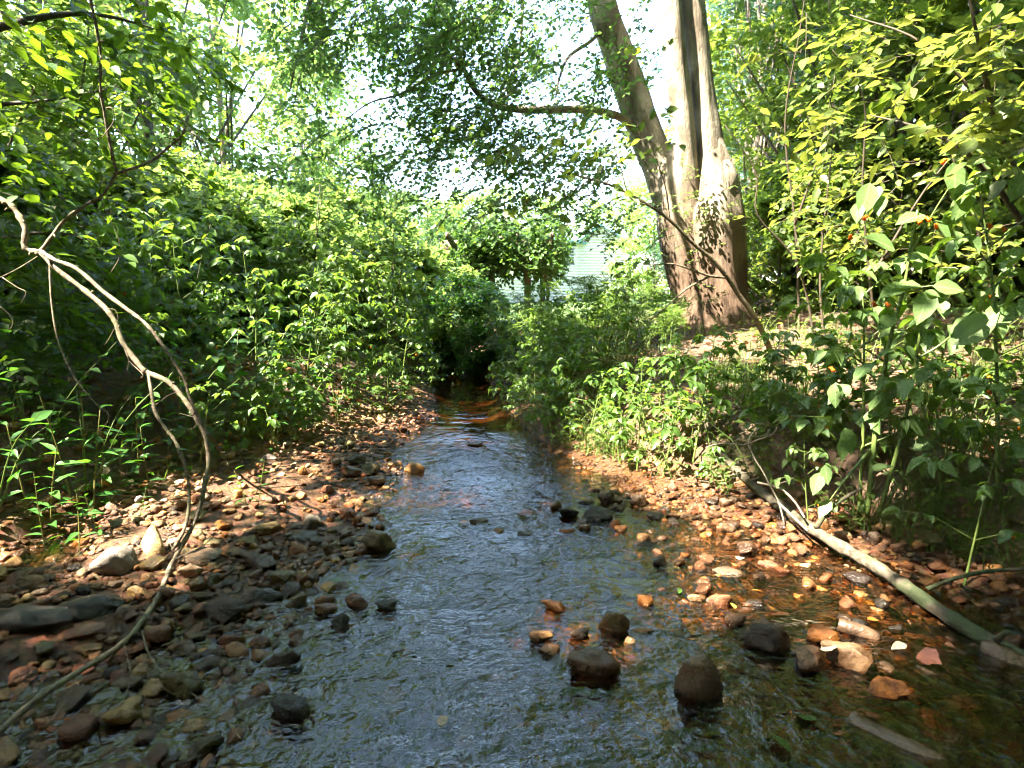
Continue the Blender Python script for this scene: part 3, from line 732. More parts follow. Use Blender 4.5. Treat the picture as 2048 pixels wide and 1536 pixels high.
for k_, (x_, y_, s_) in enumerate(((2, -7, 1.1), (6, -6, 1.1), (9, -2, 1.1), (10, 3, 1.1), (-3, -14, 1.1), (-9, -14, 1.1), (-15, -9, 1.1), (-17, -2, 1.1), (-14, 5, 1.1), (5, -12, 1.2), (-1, -9, .8), (12, -9, 1.2), (8.5, 6.5, 1.0))):
    bg('green', 'broadleaf_tree', 'leafy added screening tree', 'tree', 0, y_, s_, 'trees added around the stream', WOOD, x=x_)  # trees added behind and beside the camera to cut skylight
for k_, a_ in enumerate(np.linspace(62, 298, 22)):
    r_ = (8.5, 11)[k_ % 2] + (3 if 210 < a_ < 262 else 0); x_, y_ = r_ * math.sin(R(a_)), 1 + r_ * math.cos(R(a_))
    bg('bush', 'understory_bush', 'tall added screening bush', 'bush', 0, y_, 2.3, 'bushes added around the stream', WOOD, x=x_)  # ring of bushes added to close off light from the horizon
# dark mounded shrub where the stream bends
ds = thing('rounded_shrub', 'dense dark green mounded shrub where the stream bends away', 'shrub', at(930, 770, 9.6), None)
ds.location.z = .1; LAND['dark mounded shrub'] = np.array(ds.location)
C, D, cl = crown_pack(1.35, .95, .0, 46, 34, .06, 77)
bb, dd, nn, ll, tw = sprays(C + np.array(ds.location) + (.05, 0, 0), D, 8, .24, .065, .3, .5)
foliage(ds, 'birch', 'far', 'dark', [(bb, dd, nn, ll, tw)], 120, twr=.003, crown='foliage')

# ================================================================== HOUSE AND PERGOLA
hY = 42.0
A0, A1, AP = at(1157, 486, hY), at(1249, 486, hY), at(1203, 453, hY); gzH = gz(A0[0], hY)
house = thing('house', 'white clapboard house with teal eaves seen through the leaves', 'house', (A0[0], hY, gzH))
LAND['white house'] = np.array(house.location)
ez, pz, x0, x1 = A0[2], AP[2], A0[0], A1[0]; xm = (x0 + x1) / 2
L0 = at(955, 486, 35.0); L0[2] = ez                 # far end of the wing that comes forward on the left
m_ = MB(); z = gzH - 1.0; k = 0
while z < pz - .05:                                  # gable end, lapped boards
    z2 = min(z + .19, pz)
    def span(zz): return (x0, x1) if zz <= ez else (x0 + (zz - ez) / (pz - ez) * (xm - x0), x1 - (zz - ez) / (pz - ez) * (x1 - xm))
    a, b = span(z), span(z2); y0 = hY - .04
    m_.add([(a[0], y0 - .0, z), (a[1], y0, z), (b[1], hY, z2), (b[0], hY, z2), (a[0], hY + .1, z), (a[1], hY + .1, z)], [(0, 1, 2, 3), (0, 4, 5, 1)]); z = z2
m_.build('gable_siding', M['siding'], house, 'stuff', False)
m_ = MB(); dv = np.array((L0[0] - x0, L0[1] - hY)); dl = np.hypot(*dv); dv /= dl; nv = np.array((-dv[1], dv[0])); nv = nv if nv[1] < 0 else -nv
z = gzH - 1.0
while z < ez - .05:
    z2 = min(z + .19, ez)
    p = lambda s_, o_, zz: (x0 + dv[0] * s_ + nv[0] * o_, hY + dv[1] * s_ + nv[1] * o_, zz)
    m_.add([p(0, .04, z), p(dl, .04, z), p(dl, 0, z2), p(0, 0, z2), p(0, -.1, z), p(dl, -.1, z)], [(0, 1, 2, 3), (0, 4, 5, 1)]); z = z2
m_.build('wing_siding', M['siding'], house, 'stuff', False)
P2 = lambda s_, o_, zz: np.array((x0 + dv[0] * s_ + nv[0] * o_, hY + dv[1] * s_ + nv[1] * o_, zz))
m_ = MB(); ov = .35
for sx, xe in ((-1, x0), (1, x1)):
    e = np.array((xe + sx * ov, hY - .3, ez - .12)); r_ = np.array((xm, hY - .3, pz + .06)); b_ = np.array((0, 7, 0)); t_ = np.array((0, 0, .06))
    m_.add([e, r_, r_ + b_, e + b_, e + t_, r_ + t_, r_ + b_ + t_, e + b_ + t_], [(0, 3, 2, 1), (4, 5, 6, 7), (0, 1, 5, 4), (3, 7, 6, 2), (0, 4, 7, 3)])
m_.build('gable_roof', M['roof'], house, None, False)
m_ = MB(); rs = np.array((0, 0, 1.0))
e0, e1 = P2(-.1, ov, ez + .02), P2(dl, ov, ez + .02); r0, r1 = P2(-.1, -3.4, ez + 1.15), P2(dl, -3.4, ez + 1.15); t_ = np.array((0, 0, .06))
m_.add([e0, e1, r1, r0, e0 + t_, e1 + t_, r1 + t_, r0 + t_], [(0, 1, 2, 3), (4, 7, 6, 5), (0, 4, 5, 1), (1, 5, 6, 2), (2, 6, 7, 3), (3, 7, 4, 0)]); m_.build('wing_roof', M['roof'], house, None, False)
for sx, xe in ((-1, x0), (1, x1)):                   # teal rake boards and eave gutter
    m_ = MB(); e = np.array((xe + sx * (ov + .02), hY - .34, ez - .16)); r_ = np.array((xm, hY - .34, pz + .03)); v_ = np.array((0, 0, .2)); o_ = np.array((0, .04, 0))
    m_.add([e, r_, r_ + v_, e + v_, e + o_, r_ + o_, r_ + v_ + o_, e + v_ + o_], [(0, 1, 2, 3), (4, 7, 6, 5), (0, 4, 5, 1), (3, 2, 6, 7), (0, 3, 7, 4), (1, 5, 6, 2)]); m_.build('rake_board', M['teal'], house, None, False)
m_ = MB(); m_.tube([P2(-.2, ov + .08, ez - .02), P2(dl, ov + .08, ez - .02)], [.11, .11], 8); m_.build('gutter', M['teal'], house)
wd = MB()                                            # window of the wing, near the inner corner
def wbox(mbx, s0, s1, o0, o1, z0_, z1_):
    V = [P2(s, o, z_) for z_ in (z0_, z1_) for o in (o0, o1) for s in (s0, s1)]
    mbx.add(V, [(0, 1, 3, 2), (4, 6, 7, 5), (0, 4, 5, 1), (2, 3, 7, 6), (0, 2, 6, 4), (1, 5, 7, 3)])
for s0, s1, za, zb in ((.45, .55, -1.5, -.35), (1.55, 1.65, -1.5, -.35), (.45, 1.65, -.35, -.25), (.45, 1.65, -1.6, -1.5), (.55, 1.55, -.95, -.90)): wbox(wd, s0, s1, .0, .06, ez + za, ez + zb)
win = wd.build('window', M['siding'], house, None, False)
def sub(mbx, name, mat, par, root):
    o = mbx.build(name, mat, root, None, False); o.parent = par; return o
w2 = MB(); wbox(w2, .56, 1.54, .008, .014, ez - 1.49, ez - .36); sub(w2, 'blind', M['curtain'], win, house)
w2 = MB(); wbox(w2, .56, 1.54, .024, .03, ez - 1.49, ez - .36); sub(w2, 'pane', M['glass'], win, house)

pY = 14.0
pg = thing('pergola', 'timber garden pergola smothered in vines', 'pergola', at(1000, 600, pY)); pg.location.z = gz(pg.location.x, pY)
LAND['vine-covered pergola'] = np.array(pg.location)
pzt = at(1055, 487, pY)[2]
for px_, Y_, w_ in ((1055, pY, .075), (958, pY, .085), (1085, pY + 2.6, .07), (985, pY + 2.6, .07)):
    c = at(px_, 560, Y_); m_ = MB(); m_.box((c[0] - w_, Y_ - w_, gz(c[0], Y_) - .3), (c[0] + w_, Y_ + w_, pzt + .02)); m_.build('post', M['timber'], pg, None, False)
xa, xb = at(885, 500, pY)[0], at(1115, 500, pY)[0]
for yy in (pY - .11, pY + 2.5):
    m_ = MB(); m_.box((xa, yy, pzt - .16), (xb, yy + .05, pzt + .06)); m_.build('beam', M['timber'], pg, None, False)
for k in range(7):
    xx = xa + .15 + (xb - xa - .3) * k / 6; m_ = MB(); m_.box((xx - .03, pY - .5, pzt + .063), (xx + .03, pY + 3, pzt + .20)); m_.build('rafter', M['timber'], pg, None, False)
vine = thing('climbing_vine', 'tangled leafy vine heaped on the pergola roof', 'vine', (pg.location.x, pY + .5, gz(pg.location.x, pY)))
n_ = 4200; px, py, Yc = rng.uniform(865, 1135, n_), rng.uniform(425, 575, n_), rng.uniform(13.2, 16.5, n_)
d_ = np.exp(-((px - 1000) / 120) ** 4 - ((py - 487) / 48) ** 4) + .6 * np.exp(-((px - 1105) / 30) ** 2 - ((py - 505) / 45) ** 2) + .8 * np.exp(-((px - 950) / 28) ** 2 - ((py - 540) / 60) ** 2)
kp = rng.random(n_) < np.clip(d_, 0, 1) * np.clip(.75 + fbm(px / 30, py / 30, 71), .1, 1)
C = np.array([at(a, b, c) for a, b, c in zip(px[kp], py[kp], Yc[kp])]); D = unit(np.stack((rng.normal(0, 1, len(C)), rng.normal(-.3, .6, len(C)), rng.normal(-.3, .4, len(C))), 1))
foliage(vine, 'broad', 'broad', 'vine', [sprays(C, D, 9, .4, .105, .4, .6)], 200)
m_ = MB()
for k in range(5):
    xx = rng.uniform(xa + .2, xb - .2); T = smooth_path([(xx, pY - .2, gz(xx, pY)), (xx + .1, pY - .2, 1.4), (xx - .1, pY - .15, pzt), (xx + .4, pY + 1, pzt + .3)], 5); m_.tube(T, limb_radii(len(T), .03, .012), 6, .2)
m_.build('stem', M['twig'], vine, 'stuff')

# ================================================================== STONES
def ico(sub):
    t = (1 + 5 ** .5) / 2
    V = [(-1, t, 0), (1, t, 0), (-1, -t, 0), (1, -t, 0), (0, -1, t), (0, 1, t), (0, -1, -t), (0, 1, -t), (t, 0, -1), (t, 0, 1), (-t, 0, -1), (-t, 0, 1)]
    T = [(0, 11, 5), (0, 5, 1), (0, 1, 7), (0, 7, 10), (0, 10, 11), (1, 5, 9), (5, 11, 4), (11, 10, 2), (10, 7, 6), (7, 1, 8), (3, 9, 4), (3, 4, 2), (3, 2, 6), (3, 6, 8), (3, 8, 9), (4, 9, 5), (2, 4, 11), (6, 2, 10), (8, 6, 7), (9, 8, 1)]
    V = [np.array(v) / np.linalg.norm(v) for v in V]
    for _ in range(sub):
        mid, T2 = {}, []
        def m(a, b):
            k = (min(a, b), max(a, b))
            if k not in mid: v = V[a] + V[b]; V.append(v / np.linalg.norm(v)); mid[k] = len(V) - 1
            return mid[k]
        for a, b, c in T: x, y, z = m(a, b), m(b, c), m(c, a); T2 += [(a, x, z), (b, y, x), (c, z, y), (x, y, z)]
        T = T2
    return np.array(V), np.array(T)
ICO = {k: ico(k) for k in (0, 1, 2, 3)}
def rock_shape(kind, seed, sub=3):
    r_ = np.random.default_rng(seed); V, T = ICO[sub]
    if kind == 'round': npl, soft, amp = 8, 11, .12
    elif kind == 'block': npl, soft, amp = 10, 16, .13
    elif kind == 'slab': npl, soft, amp = 9, 18, .11
    elif kind == 'pear': npl, soft, amp = 6, 9, .08
    else: npl, soft, amp = 7, 20, .11
    N = unit(r_.normal(0, 1, (npl, 3)))
    if kind in ('block', 'slab'): N = np.vstack((N, [(0, 0, 1), (0, 0, -1)]))
    d = r_.uniform(.55, 1.0, len(N)); dot = V @ N.T
    inv = np.maximum(dot, .02) / d
    r = 1 / (np.sum(inv ** soft, 1) ** (1 / soft)); r = np.minimum(r, 1.35)
    n = fbm(V[:, 0] * 1.9 + seed + V[:, 2], V[:, 1] * 1.9 + V[:, 2] * 1.3, 12 + seed % 9, 4)
    P = V * (r * (1 + amp * n * 2.2))[:, None]
    if kind == 'pear': P[:, :2] *= (1.0 - .45 * np.clip(P[:, 2:3], -.5, 1)); 
    lo, hi = P.min(0), P.max(0); P = (P - (lo + hi) / 2) / (hi - lo)
    return mesh_np('stone_' + kind, P, T, M['stone'])
SHAPES = {k: [rock_shape(k, 10 * i + j) for j in range(6)] for i, k in enumerate(('round', 'block', 'slab', 'wedge', 'pear'))}
COL = {'yellow': (.50, .36, .16), 'tan': (.40, .25, .12), 'cream': (.56, .46, .32), 'orange': (.50, .24, .07), 'rust': (.30, .13, .06), 'brown': (.21, .115, .06), 'dark-brown': (.10, .07, .05),
       'black': (.045, .042, .042), 'grey': (.30, .27, .24), 'pink': (.44, .25, .17), 'olive': (.22, .20, .09), 'grey-brown': (.23, .16, .11)}
STONES = []
def stone(c, dims, rz, kind, colr, label=None, tilt=(0, 0), shape=None, wet=None):
    if wet is None: wet = 1.0 if c[2] < .05 and colr in ('black', 'dark-brown', 'brown', 'rust', 'orange', 'olive') else float(np.clip((.09 - c[2]) / .06, 0, .9)) * .7
    o = link('stone', random.choice(SHAPES[kind]) if shape is None else SHAPES[kind][shape]); o.location = tuple(c); o.scale = dims; o.rotation_euler = (tilt[0], tilt[1], rz)
    k = np.array(COL[colr]) * rng.uniform(.85, 1.15) * rng.uniform(.94, 1.06, 3); o.color = (*k, 1 - (wet if wet is not None else 0))
    tag(o, label, 'stone', 'stones of the stream bed'); STONES.append((float(c[0]), float(c[1]), max(dims[:2]) / 2)); return o
HERO = [
 (300, 1090, 52, 62, 'pear', 'yellow', 'pear-shaped pale yellow stone standing upright on the left gravel', 'pear-shaped yellow stone'),
 (222, 1132, 72, 58, 'round', 'grey', 'largest rounded grey boulder on the left gravel beside the leaning branch', 'rounded grey boulder'),
 (533, 1062, 48, 34, 'wedge', 'yellow', 'pointed yellow stone near the left edge of the water', 'pointed yellow stone'),
 (489, 1083, 50, 20, 'slab', 'olive', 'flat olive tan stone leaning on the pointed yellow stone', None),
 (595, 1102, 40, 26, 'block', 'orange', 'brick-like orange stone at the left edge of the stream', 'brick-like orange stone'),
 (391, 1120, 78, 34, 'slab', 'grey-brown', 'broad grey brown slab behind the leaning branch', 'broad grey brown slab'),
 (379, 1148, 46, 36, 'wedge', 'cream', 'lumpy cream stone in front of the broad grey brown slab', None),
 (508, 1132, 82, 44, 'block', 'dark-brown', 'big dark brown wet stone on the left gravel edge', 'big dark brown wet stone'),
 (600, 1076, 58, 24, 'slab', 'black', 'flat black stone just behind the brick-like orange stone', None),
 (332, 1195, 30, 30, 'wedge', 'pink', 'small orange pink wedge stone beside the dead branch', 'orange pink wedge stone'),
 (444, 1230, 72, 56, 'round', 'dark-brown', 'dark dome-shaped wet stone in the left shallows', 'dark dome-shaped stone'),
 (530, 1197, 60, 34, 'block', 'black', 'low black block of stone at the left water edge', 'low black block'),
 (650, 1222, 46, 34, 'round', 'brown', 'round brown wet stone left of the rippling water', None),
 (713, 1207, 58, 34, 'block', 'rust', 'red brown wet stone breaking the bright water on its left side', 'red brown wet stone'),
 (770, 1216, 46, 32, 'round', 'black', 'near black wet stone beside the red brown one', None),
 (677, 1252, 40, 40, 'wedge', 'black', 'black wedge stone poking up left of the bright water', None),
 (355, 1387, 72, 62, 'block', 'olive', 'mossy olive block of stone under the thin twig', 'mossy olive block'),
 (577, 1430, 76, 52, 'wedge', 'black', 'black wedge-shaped stone standing in the near water', 'black wedge stone'),
 (413, 1340, 50, 36, 'round', 'dark-brown', 'dark brown stone beyond the mossy olive block', None),
 (455, 1288, 56, 38, 'block', 'rust', 'reddish brown wet stone in the left pile', 'reddish left-pile stone'),
 (517, 1295, 40, 34, 'round', 'brown', 'brown wet stone at the right end of the left pile', None),
 (290, 1330, 58, 30, 'block', 'yellow', 'low yellow brown stone below the dead branch', 'low yellow brown stone'),
 (350, 1447, 56, 34, 'round', 'yellow', 'yellow stone lying under water below the mossy block', None),
 (60, 1255, 120, 56, 'wedge', 'black', 'long angular black rock at the left side of the shallows', 'long angular black rock'),
 (165, 1225, 110, 52, 'block', 'black', 'blocky black rock touching the long angular one', None),
 (150, 1268, 96, 40, 'wedge', 'pink', 'reddish pale stone in front of the black rocks', 'reddish pale stone'),
 (829, 938, 52, 32, 'block', 'yellow', 'yellow stone with dark wet foot at the far left edge', 'dark-footed yellow stone'),
 (787, 930, 38, 20, 'round', 'tan', 'small tan stone left of the yellow stone with dark foot', None),
 (740, 941, 42, 34, 'round', 'olive', 'olive rounded stone on the far gravel edge', None),
 (700, 946, 46, 36, 'round', 'brown', 'brown rounded stone on the far gravel edge', 'brown rounded stone'),
 (712, 922, 36, 26, 'round', 'dark-brown', 'dark stone behind the brown rounded stone', None),
 (753, 964, 42, 24, 'wedge', 'grey-brown', 'grey brown wedge stone dipping into the far water', None),
 (707, 1009, 40, 22, 'round', 'tan', 'tan smooth stone beside the ochre shallows', 'tan smooth stone'),
 (695, 1031, 36, 28, 'wedge', 'pink', 'pinkish stone right beside the tan smooth one', None),
 (757, 1087, 74, 52, 'block', 'olive', 'mossy brown block at the left edge of the bright ripples', 'mossy brown block'),
 (768, 1064, 54, 14, 'slab', 'yellow', 'flat yellow slab resting behind the mossy brown block', None),
 (958, 1043, 42, 20, 'round', 'dark-brown', 'dark wet stone alone in the middle ripples', 'dark midstream stone'),
 (1050, 1069, 36, 18, 'round', 'black', 'small black stone in the middle ripples', None),
 (1074, 1112, 36, 11, 'slab', 'black', 'flat black stone barely above the bright ripples', None),
 (1106, 1131, 40, 13, 'slab', 'orange', 'flat orange brown stone barely above the bright ripples', 'flat orange brown stone'),
 (950, 890, 38, 15, 'round', 'brown', 'brown stone midstream before the far pool', 'far midstream stone'),
 (1195, 1034, 68, 50, 'round', 'black', 'biggest black wet boulder of the midstream cluster', 'biggest black wet boulder'),
 (1214, 1002, 38, 42, 'round', 'dark-brown', 'dark brown upright stone behind the biggest black boulder', None),
 (1278, 1006, 36, 36, 'round', 'dark-brown', 'dark brown stone just right of the black cluster', None),
 (1138, 1028, 44, 32, 'wedge', 'black', 'black stone left of the biggest black boulder', None),
 (1112, 1015, 28, 26, 'round', 'brown', 'brown stone at the left end of the black cluster', None),
 (1346, 1035, 32, 20, 'wedge', 'pink', 'pale pink stone alone in the right riffle', 'pale pink riffle stone'),
 (996, 1064, 24, 14, 'round', 'orange', 'orange stone under the middle ripples', None),
 (1111, 1216, 58, 34, 'block', 'brown', 'square-edged brown stone standing in the bright water', 'square-edged brown stone'),
 (1083, 1279, 48, 32, 'wedge', 'yellow', 'bright orange yellow stone in the near ripples', 'bright orange yellow stone'),
 (1101, 1307, 46, 28, 'round', 'tan', 'tan stone in front of the bright orange yellow one', None),
 (1230, 1251, 62, 56, 'block', 'olive', 'mossy dark block left of the pale pebble heap', 'mossy dark block'),
 (1189, 1340, 106, 62, 'wedge', 'brown', 'broad triangular brown stone in the near water', 'broad triangular brown stone'),
 (1160, 1275, 42, 34, 'round', 'dark-brown', 'dark stone between the yellow stone and the mossy block', None),
 (1286, 1263, 44, 20, 'block', 'cream', 'oblong cream stone on the pebble heap', 'oblong cream stone'),
 (1260, 1286, 24, 22, 'round', 'cream', 'small round cream stone on the pebble heap', None),
 (1403, 1377, 94, 96, 'block', 'grey-brown', 'large upright brown boulder nearest in the right shallows', 'large upright brown boulder'),
 (1498, 1102, 54, 34, 'round', 'dark-brown', 'smooth egg-shaped dark stone in the right riffle', 'smooth egg-shaped dark stone'),
 (1460, 1153, 60, 30, 'round', 'grey', 'smooth grey stone in the right riffle', 'smooth grey stone'),
 (1439, 1206, 56, 40, 'block', 'pink', 'pinkish stone at the edge of the right riffle', 'pinkish riffle-edge stone'),
 (1392, 1204, 34, 30, 'block', 'cream', 'cream orange stone next to the pinkish stone', None),
 (1654, 1282, 62, 48, 'slab', 'orange', 'bright orange flat stone beside the fallen log', 'bright orange flat stone'),
 (1702, 1326, 88, 60, 'block', 'grey-brown', 'big grey brown stone in front of the bright orange one', 'big grey brown stone'),
 (1626, 1332, 72, 54, 'round', 'pink', 'reddish tan stone left of the big grey brown stone', None),
 (1782, 1386, 70, 48, 'round', 'orange', 'shiny wet orange stone in the near right corner', 'shiny wet orange stone'),
 (1548, 1292, 108, 78, 'block', 'dark-brown', 'big dark brown stone left of the orange flat stone', 'big right-shallows stone'),
 (1517, 1216, 52, 30, 'block', 'black', 'black wet stone between the right riffle and the log', 'small black wet stone'),
 (1885, 1136, 56, 30, 'wedge', 'brown', 'rough brown stone beyond the fallen log', 'rough brown stone'),
 (1541, 1137, 42, 26, 'wedge', 'pink', 'small pink wet stone right of the egg-shaped one', None),
 (1612, 1137, 22, 20, 'round', 'cream', 'small cream pebble stone close to the fallen log', None),
 (1722, 1166, 52, 32, 'round', 'black', 'black stone in the shade under the fallen log', 'black log-side stone'),
 (1690, 1075, 40, 26, 'block', 'cream', 'pale stone tucked against the far side of the log', None),
]
def gate(px, py, hpx):
    """Where a stone seen at (px, py), hpx tall, rests: bed or water, whichever is higher."""
    p = on_ground(px, py + hpx * .32, 0)
    if p[2] < -.03: p = on_z(px, py + hpx * .3, -.012)
    return p
STLAND = []
for px_, py_, w_, h_, kd, cl_, lab, short in HERO:
    p = gate(px_, py_, h_); dist = np.linalg.norm(p - (0, 0, CAM_H)); W = .92 * w_ * dist / F; H = .86 * h_ * dist / F
    ev = math.atan2(CAM_H - p[2], p[1]); dd = W * (.75 if kd in ('round', 'pear', 'slab') else .58)
    Hz = max((H - dd * math.sin(ev) * .62) / math.cos(ev), .45 * H)
    stone((p[0], p[1] + dd * .3, p[2] + Hz * .40), (W, dd, Hz * 1.15), rng.uniform(-.35, .35), kd, cl_, lab)
    if short: LAND[short] = p; STLAND.append(short)
def clear(x, y, r):
    return all((x - a) ** 2 + (y - b) ** 2 > (r * .92 + c * .85) ** 2 for a, b, c in STONES)
ZONES = [  # x range, y range, count, size, colours, rule
 ((-2.7, -.6), (1.9, 5.6), 96, (.045, .105), ['tan', 'tan', 'yellow', 'pink', 'grey-brown', 'brown', 'orange', 'cream', 'rust', 'grey'], lambda x, y, z: z > .0),
 ((-2.6, -.5), (1.25, 2.6), 56, (.05, .13), ['brown', 'dark-brown', 'black', 'rust', 'olive', 'grey-brown', 'tan', 'yellow'], lambda x, y, z: z < .03),
 ((.3, 2.0), (1.3, 3.5), 46, (.035, .10), ['brown', 'rust', 'orange', 'pink', 'tan', 'dark-brown', 'grey-brown', 'yellow'], lambda x, y, z: z < .06),
 ((.42, .72), (1.85, 2.12), 14, (.04, .075), ['orange', 'tan', 'rust', 'cream', 'brown'], lambda x, y, z: True),
 ((-.6, .5), (1.2, 2.3), 16, (.04, .10), ['brown', 'rust', 'tan', 'olive', 'dark-brown', 'yellow'], lambda x, y, z: True)]
for xr, yr, cnt, sr, cols, rule in ZONES:
    got = tries = 0
    while got < cnt and tries < 6000:
        tries += 1; x, y = rng.uniform(*xr), rng.uniform(*yr); z = gz(x, y); s_ = sr[0] + (sr[1] - sr[0]) * rng.random() ** 2.0
        qx, qy, qd = project(np.array((x, y, z)))
        if not rule(x, y, z) or not clear(x, y, s_ / 2) or not (-20 < qx[0] < 2068 and qy[0] < 1570): continue
        c_ = cols[rng.integers(len(cols))]; kd = ['round', 'round', 'block', 'slab', 'wedge'][rng.integers(5)]
        h_ = s_ * rng.uniform(.45, .8) * (.6 if kd == 'slab' else 1)
        o = stone((x, y, z + h_ * .25), (s_, s_ * rng.uniform(.65, 1), h_), rng.uniform(0, 6.28), kd, c_, None, rng.normal(0, .15, 2))
        size = 'small' if s_ < .06 else 'fist-sized' if s_ < .085 else 'large'
        shp = {'round': 'rounded', 'block': 'blocky', 'slab': 'flat', 'wedge': 'angular'}[kd]
        later(o, f'{size} {shp} {c_} stone', (x, y, z), STLAND); got += 1

def cobbles(name, n, rule, smin, smax, cols, label, box):
    """Medium stones past the individual ones, shaped like them, joined."""
    Vs, Ts, Hs, tot = [], [], [], 0; got = tries = 0; kinds = list(SHAPES)[:4]
    lib = []
    for q in range(14):
        me_ = rock_shape(kinds[q % 4], 300 + q, 2); v = np.zeros(len(me_.vertices) * 3); me_.vertices.foreach_get('co', v); lib.append(v.reshape(-1, 3)); bpy.data.meshes.remove(me_)
    while got < n and tries < n * 14:
        tries += 1; x, y = rng.uniform(*box[0]), rng.uniform(*box[1]); z = gz(x, y)
        if not rule(x, y, z): continue
        s_ = smin + (smax - smin) * rng.random() ** 2.2
        if not clear(x, y, s_ * .40): continue
        h_ = s_ * rng.uniform(.45, .85); a = rng.uniform(0, 6.28); v = lib[rng.integers(len(lib))] * (s_, s_ * rng.uniform(.6, 1), h_)
        tl = rng.normal(0, .25); v = np.stack((v[:, 0], v[:, 1] * math.cos(tl) - v[:, 2] * math.sin(tl), v[:, 1] * math.sin(tl) + v[:, 2] * math.cos(tl)), 1)
        v = np.stack((v[:, 0] * math.cos(a) - v[:, 1] * math.sin(a), v[:, 0] * math.sin(a) + v[:, 1] * math.cos(a), v[:, 2]), 1) + (x, y, z + h_ * .32)
        Vs.append(v); Ts.append(ICO[2][1] + tot); tot += len(v); Hs.append(np.tile(np.array(COL[cols[rng.integers(len(cols))]]) * rng.uniform(.7, 1.15), (len(v), 1))); got += 1
        STONES.append((x, y, s_ * .3))
    o = link(name, mesh_np(name, np.vstack(Vs), np.vstack(Ts), M['pebble'], {'hue': np.vstack(Hs)}), None, 'stuff'); o['label'] = label
bank_cols = ['tan', 'brown', 'grey-brown', 'rust', 'yellow', 'brown', 'dark-brown', 'pink', 'rust', 'orange', 'olive', 'cream']
cobbles('cobbles', 620, lambda x, y, z: z > -.02 and x < np.interp(y, _Y, _WL) + .1, .035, .085, bank_cols, 'jumbled brown and tan cobbles of the left gravel bar', ((-2.9, -.45), (1.5, 6.2)))
cobbles('shallow_cobbles', 760, lambda x, y, z: z < .03, .035, .10, ['brown', 'dark-brown', 'rust', 'olive', 'brown', 'yellow', 'rust', 'tan'], 'dark wet cobbles of the left shallows', ((-2.6, -.25), (1.15, 2.7)))
cobbles('riffle_cobbles', 820, lambda x, y, z: z < .05, .03, .085, ['brown', 'rust', 'orange', 'pink', 'dark-brown', 'grey-brown', 'brown', 'tan', 'black'], 'wet brown cobbles of the right shallows', ((.1, 2.2), (1.2, 3.6)))
def pebbles(name, n, rule, smin, smax, cols, label, box, sub=0):
    x, y = rng.uniform(*box[0], n * 4), rng.uniform(*box[1], n * 4); z = terrain(x, y); k = rule(x, y, z); x, y, z = x[k][:n], y[k][:n], z[k][:n]; n = len(x)
    V, T = ICO[sub]; s_ = smin + (smax - smin) * rng.random(n) ** 2.5
    d = np.stack((s_, s_ * rng.uniform(.6, 1, n), s_ * rng.uniform(.35, .7, n)), 1) / 2; a = rng.uniform(0, 6.28, n)
    P = V[None] * (1 + rng.uniform(-.26, .26, (n, len(V), 1))) * d[:, None]
    ca, sa = np.cos(a)[:, None], np.sin(a)[:, None]
    P = np.stack((P[..., 0] * ca - P[..., 1] * sa, P[..., 0] * sa + P[..., 1] * ca, P[..., 2]), -1) + np.stack((x, y, z + d[:, 2] * .45), 1)[:, None]
    hue = np.array([COL[c] for c in cols])[rng.integers(len(cols), size=n)] * rng.uniform(.4, .95, (n, 1))
    me = mesh_np(name, P.reshape(-1, 3), (T[None] + (np.arange(n) * len(V))[:, None, None]).reshape(-1, 3), M['pebble'], {'hue': np.repeat(hue, len(V), 0)})
    o = link(name, me, None, 'stuff'); o['label'] = label
pc = ['tan', 'tan', 'yellow', 'pink', 'orange', 'brown', 'grey-brown', 'rust', 'cream', 'dark-brown']
pebbles('pebbles', 5200, lambda x, y, z: (fbm(x * 1.6, y * 1.6, 91) > -.12) & (z > -.015) & (z < .13) & (x < np.interp(y, _Y, _WL) + .1), .014, .055, pc, 'tan and orange pebbles of the left gravel bar', ((-2.9, -.4), (1.4, 7.0)), 1)
pebbles('submerged_pebbles', 5200, lambda x, y, z: z < .0, .015, .065, ['brown', 'rust', 'tan', 'olive', 'dark-brown', 'orange', 'yellow', 'brown'], 'brown and orange pebbles lying under the water', ((-3, 2.6), (1.1, 5)), 1)
pebbles('gravel', 3500, lambda x, y, z: (z > -.03) & (z < .09) & (x > np.interp(y, _Y, _WR) - .5), .010, .04, pc + ['pink', 'orange'], 'fine wet gravel of the right riffle', ((.3, 2.4), (1.5, 4.6)), 1)

# ================================================================== FALLEN LOG, DEAD BRANCHES, DRIFTWOOD
log = thing('fallen_log', 'long thin mossy log lying from the right bank down into the water', 'log', on_z(1990, 1300, 0))
LAND['fallen log'] = at(1700, 1100, 2.65)
LOGP = [(1404, 745, 6, 4.75), (1409, 800, 12, 4.4), (1414, 845, 18, 4.15), (1430, 885, 22, 3.95), (1484, 950, 26, 3.5), (1560, 1012, 29, 3.1), (1640, 1068, 34, 2.76), (1760, 1138, 40, 2.42), (1870, 1215, 46, 2.12), (1995, 1292, 52, 1.9), (2110, 1345, 54, 1.78)]
LOGP = [(a, b, w_, min(Y, float(on_ground(a, b, .03)[1]))) for a, b, w_, Y in LOGP]   # it lies on the bank
P, r = bulk(LOGP, 7)
m_ = MB(); m_.tube(P, (.67 * r) * (1 + .08 * rng.normal(0, 1, len(r))), 14, .2, seed=5); m_.build('trunk', M['log'], log)
